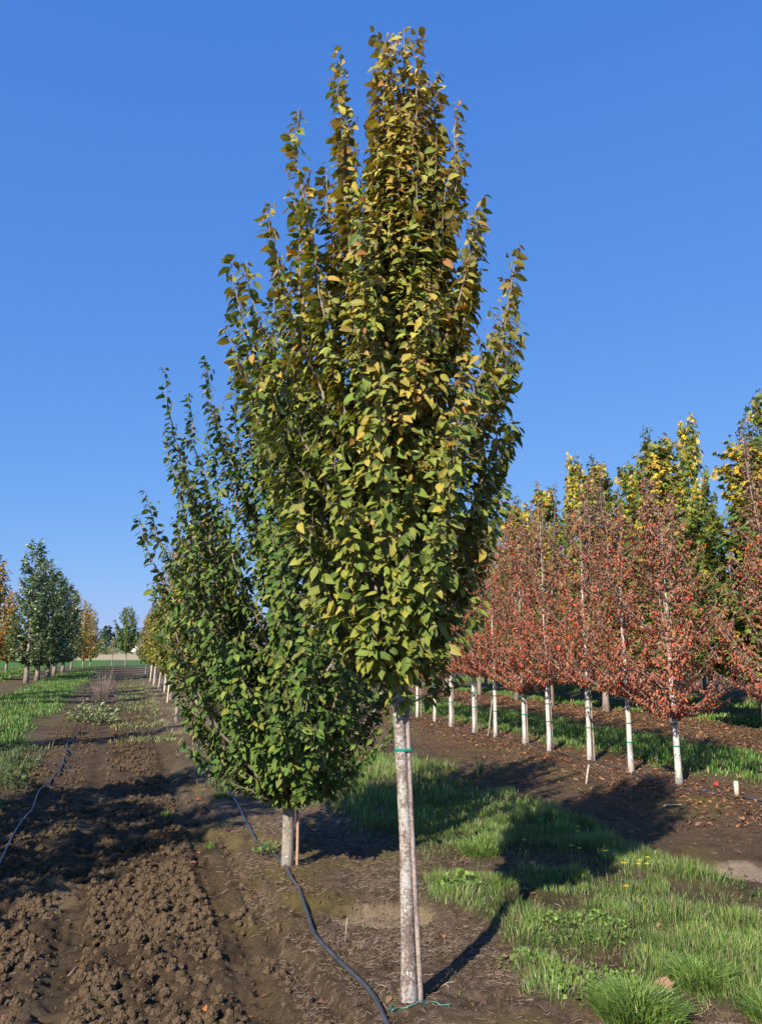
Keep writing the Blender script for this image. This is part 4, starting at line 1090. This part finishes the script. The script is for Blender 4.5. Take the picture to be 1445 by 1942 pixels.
def leafy(name, x, y_, n, rad, h, leaf, cols, label, seed, tm=T_SIMPLE, cat='plant', stems=None, m=None):
    r = np.random.default_rng(seed); z = float(ground_z(x, y_)); root = empty(name, (x, y_, z), label, cat)
    rr = rad * np.sqrt(r.random(n)); a = r.uniform(0, 6.28, n)
    P = np.stack([rr * np.cos(a), rr * np.sin(a), h * r.random(n) * (1 - .6 * (rr / rad) ** 2)], 1)
    P[:, 2] += ground_z(P[:, 0] + x, P[:, 1] + y_) - z
    A = np.stack([np.cos(a), np.sin(a), r.normal(.2, .4, n)], 1) + r.normal(0, .5, (n, 3)); Nn = r.normal(0, .4, (n, 3)) + np.array([0, 0, 1])
    link('foliage', leaves_mesh('foliage', tm, P, A, Nn, leaf * r.uniform(.6, 1.3, n), pal(r, n, *cols), m or M_FAR, smooth=False), root)['kind'] = 'stuff'
    T = Tubes()
    for i in range(stems or 12):
        aa = r.uniform(0, 6.28); q = rad * r.uniform(.2, .8)
        T.add([(0, 0, -.01), (math.cos(aa) * q * .6, math.sin(aa) * q * .6, h * .6), (math.cos(aa) * q, math.sin(aa) * q, h * r.uniform(.6, 1.1))], [.003 if m is None else .006, .002, .001], 3)
    link('stems', T.mesh('stems', M_STEM if m is None else M_TWIGP), root)
    return root
CG = ([(.17, .27, .05), (.22, .32, .07), (.12, .20, .04)], [2, 2, 1])
T_ROUND = tmpl_simple(.5, .06)
leafy('clover_patch', 1.02, 4.02, 420, .24, .05, .024, CG, 'pale green clover clump on the bare soil at the lower edge of the grass', 1, T_ROUND)
leafy('clover_patch', 1.12, 4.75, 500, .30, .06, .022, CG, 'bright clover patch inside the grass beside the trunk shadow', 2, T_ROUND)
leafy('clover_patch', .72, 4.32, 120, .12, .04, .022, CG, 'small clover sprig at the tip of the straw litter', 12, T_ROUND)
leafy('leafy_weed', .52, 5.5, 170, .13, .09, .03, CG, 'leafy green weed with a red leaf, left of the near grass', 3, T_ROUND)
leafy('leafy_weed', -.86, 6.45, 60, .14, .12, .05, CG, 'small weed with long leaves left of the grey trunk', 4)
leafy('dock_weed', .95, 8.3, 60, .25, .13, .10, ([(.07, .12, .035), (.10, .15, .05)], [1, 1]), 'broad leaved weed in the tree shadow at the back of the grass', 5)
leafy('dead_plant', 1.25, 10.2, 20, .2, .3, .05, ([(.07, .045, .03)], [1]), 'dark dead plant standing at the edge of the shade', 6, stems=26)
leafy('dry_weed', -7.6, 21.5, 260, .55, 1.0, .07, ([(.30, .22, .18), (.22, .16, .13)], [1, 1]), 'tall dry grey brown weed clump between lane and left grass', 7, T_CURL, stems=70, m=M_DRY)
leafy('dry_weed', -8.7, 24.8, 260, .6, 1.1, .08, ([(.30, .22, .18), (.20, .18, .10)], [1, 1]), 'second dry weed clump farther along the left grass', 8, T_CURL, stems=60, m=M_DRY)
leafy('pale_weed', -6.6, 18.2, 260, .55, .45, .12, ([(.34, .38, .20), (.22, .28, .12)], [1, 1]), 'pale green sprawling weed at the end of the left hose', 9, T_CURL, stems=40)
leafy('dry_weed', -4.3, 19.8, 260, .6, .6, .07, ([(.34, .25, .19), (.16, .18, .07)], [2, 1]), 'low dry weed clump at the foot of the golden tree', 10, T_CURL, stems=50, m=M_DRY)
leafy('leafy_weed', -4.55, 9.5, 260, .42, .34, .07, ([(.07, .11, .03), (.10, .14, .045)], [2, 1]), 'dark bushy weed in the shade at the left edge beside the hose', 13, T_SIMPLE, stems=30)
leafy('leafy_weed', -5.35, 11.2, 260, .5, .30, .07, ([(.07, .11, .03), (.12, .15, .05)], [2, 1]), 'dark bushy weed farther back at the left edge where the shade ends', 14, T_SIMPLE, stems=30)
leafy('leafy_weed', -4.1, 8.1, 160, .34, .22, .06, ([(.07, .11, .03), (.10, .14, .045)], [2, 1]), 'low dark weed at the left edge, nearest beside the hose', 15, T_SIMPLE, stems=20)
leafy('leafy_weed', -1.9, 9.4, 60, .16, .12, .06, ([(.06, .10, .03)], [1]), 'dark grassy weed by the hose under the green crown', 11)
# tufts set apart from the sward
def tuft(x, y_, rad, h, n, label, seed):
    r = np.random.default_rng(seed); z = float(ground_z(x, y_)); root = empty('grass_tuft', (x, y_, z), label, 'grass tuft', 'separate grass tufts')
    q = rad * .75 * np.sqrt(r.random(n)); a = r.uniform(0, 6.28, n); px_, py_ = q * np.cos(a), q * np.sin(a)
    hh = h * .82 * r.uniform(.35, 1.2, n) * (1 - .3 * (q / rad) ** 2); L = hh * (.15 + .75 * q / rad)
    dx, dy = np.cos(a) * L + r.normal(0, .25, n) * hh, np.sin(a) * L + r.normal(0, .25, n) * hh
    b_ = r.uniform(0, np.pi, n); w = .0021 * r.uniform(.7, 1.4, n); cx, cy = np.cos(b_) * w, np.sin(b_) * w
    z0 = ground_z(px_ + x, py_ + y_) - z - .01
    V = np.stack([np.stack([px_ - cx, py_ - cy, z0], 1), np.stack([px_ + cx, py_ + cy, z0], 1), np.stack([px_ + dx * .4 + cx, py_ + dy * .4 + cy, z0 + hh * .65], 1), np.stack([px_ + dx * .4 - cx, py_ + dy * .4 - cy, z0 + hh * .65], 1), np.stack([px_ + dx, py_ + dy, z0 + hh * .85], 1)], 1).reshape(-1, 3)
    o = (np.arange(n) * 5)[:, None]
    t = pal(r, n, *GC, jit=.2)
    link('blades', np_mesh('blades', V, [np.array([0, 1, 2, 3])[None] + o, np.array([3, 2, 4])[None] + o], [M_GRASS], tint=np.repeat(t, 5, 0)), root)['kind'] = 'stuff'
    return root
tuft(1.13, 3.72, .24, .15, 3400, 'big grass tuft on bare soil at the lower edge of the picture', 1)
tuft(1.52, 4.0, .18, .13, 1800, 'grass tuft right of the curled maple leaf', 2)
tuft(1.72, 3.72, .14, .13, 1200, 'grass tuft at the lower right corner', 3)
tuft(.78, 6.45, .2, .14, 900, 'pale tuft at the far left corner of the near grass', 4)
tuft(-1.75, 8.9, .12, .10, 300, 'tuft of fine grass in the shade beside the hose', 5)
tuft(-1.45, 6.9, .05, .06, 120, 'tiny green sprout on the tilled soil of the lane', 6)
tuft(-2.2, 8.2, .09, .07, 220, 'small grass sprout in the lane at the edge of the shade', 7)
# pegs and sticks on the soil
def stick(x, y_, dx, dy, dz, rad, label, m=M_WOODCUT, name='stick'):
    T = Tubes(); T.add([(0, 0, -.04), (dx * .5, dy * .5, dz * .5), (dx, dy, dz)], [rad, rad, rad * .9], 8)
    return tag(link(name, T.mesh(name, m), None, (x, y_, float(ground_z(x, y_)))), label, 'stick')
stick(4.0, 9.07, .0, .0, .15, .028, 'short pale wooden peg standing by the thin hose on the right', name='wooden_peg')
stick(2.48, 9.75, .06, .05, .22, .009, 'thin pale stick poking from the soil before the white trunks')
stick(-.78, 6.1, .11, .0, .02, .005, 'short pale stick leaning on the hose beside the grey trunk')
stick(2.9, 8.6, .28, -.05, .015, .006, 'pale twig lying in the shade of the front tree')
stick(-.2, 4.6, .012, .0, .12, .0015, 'thin dry stalk standing left of the whitish trunk')
stick(-1.62, 4.55, .0, -.2, .0, .006, 'dark bent twig at the left edge of the lane', M_TWIG)
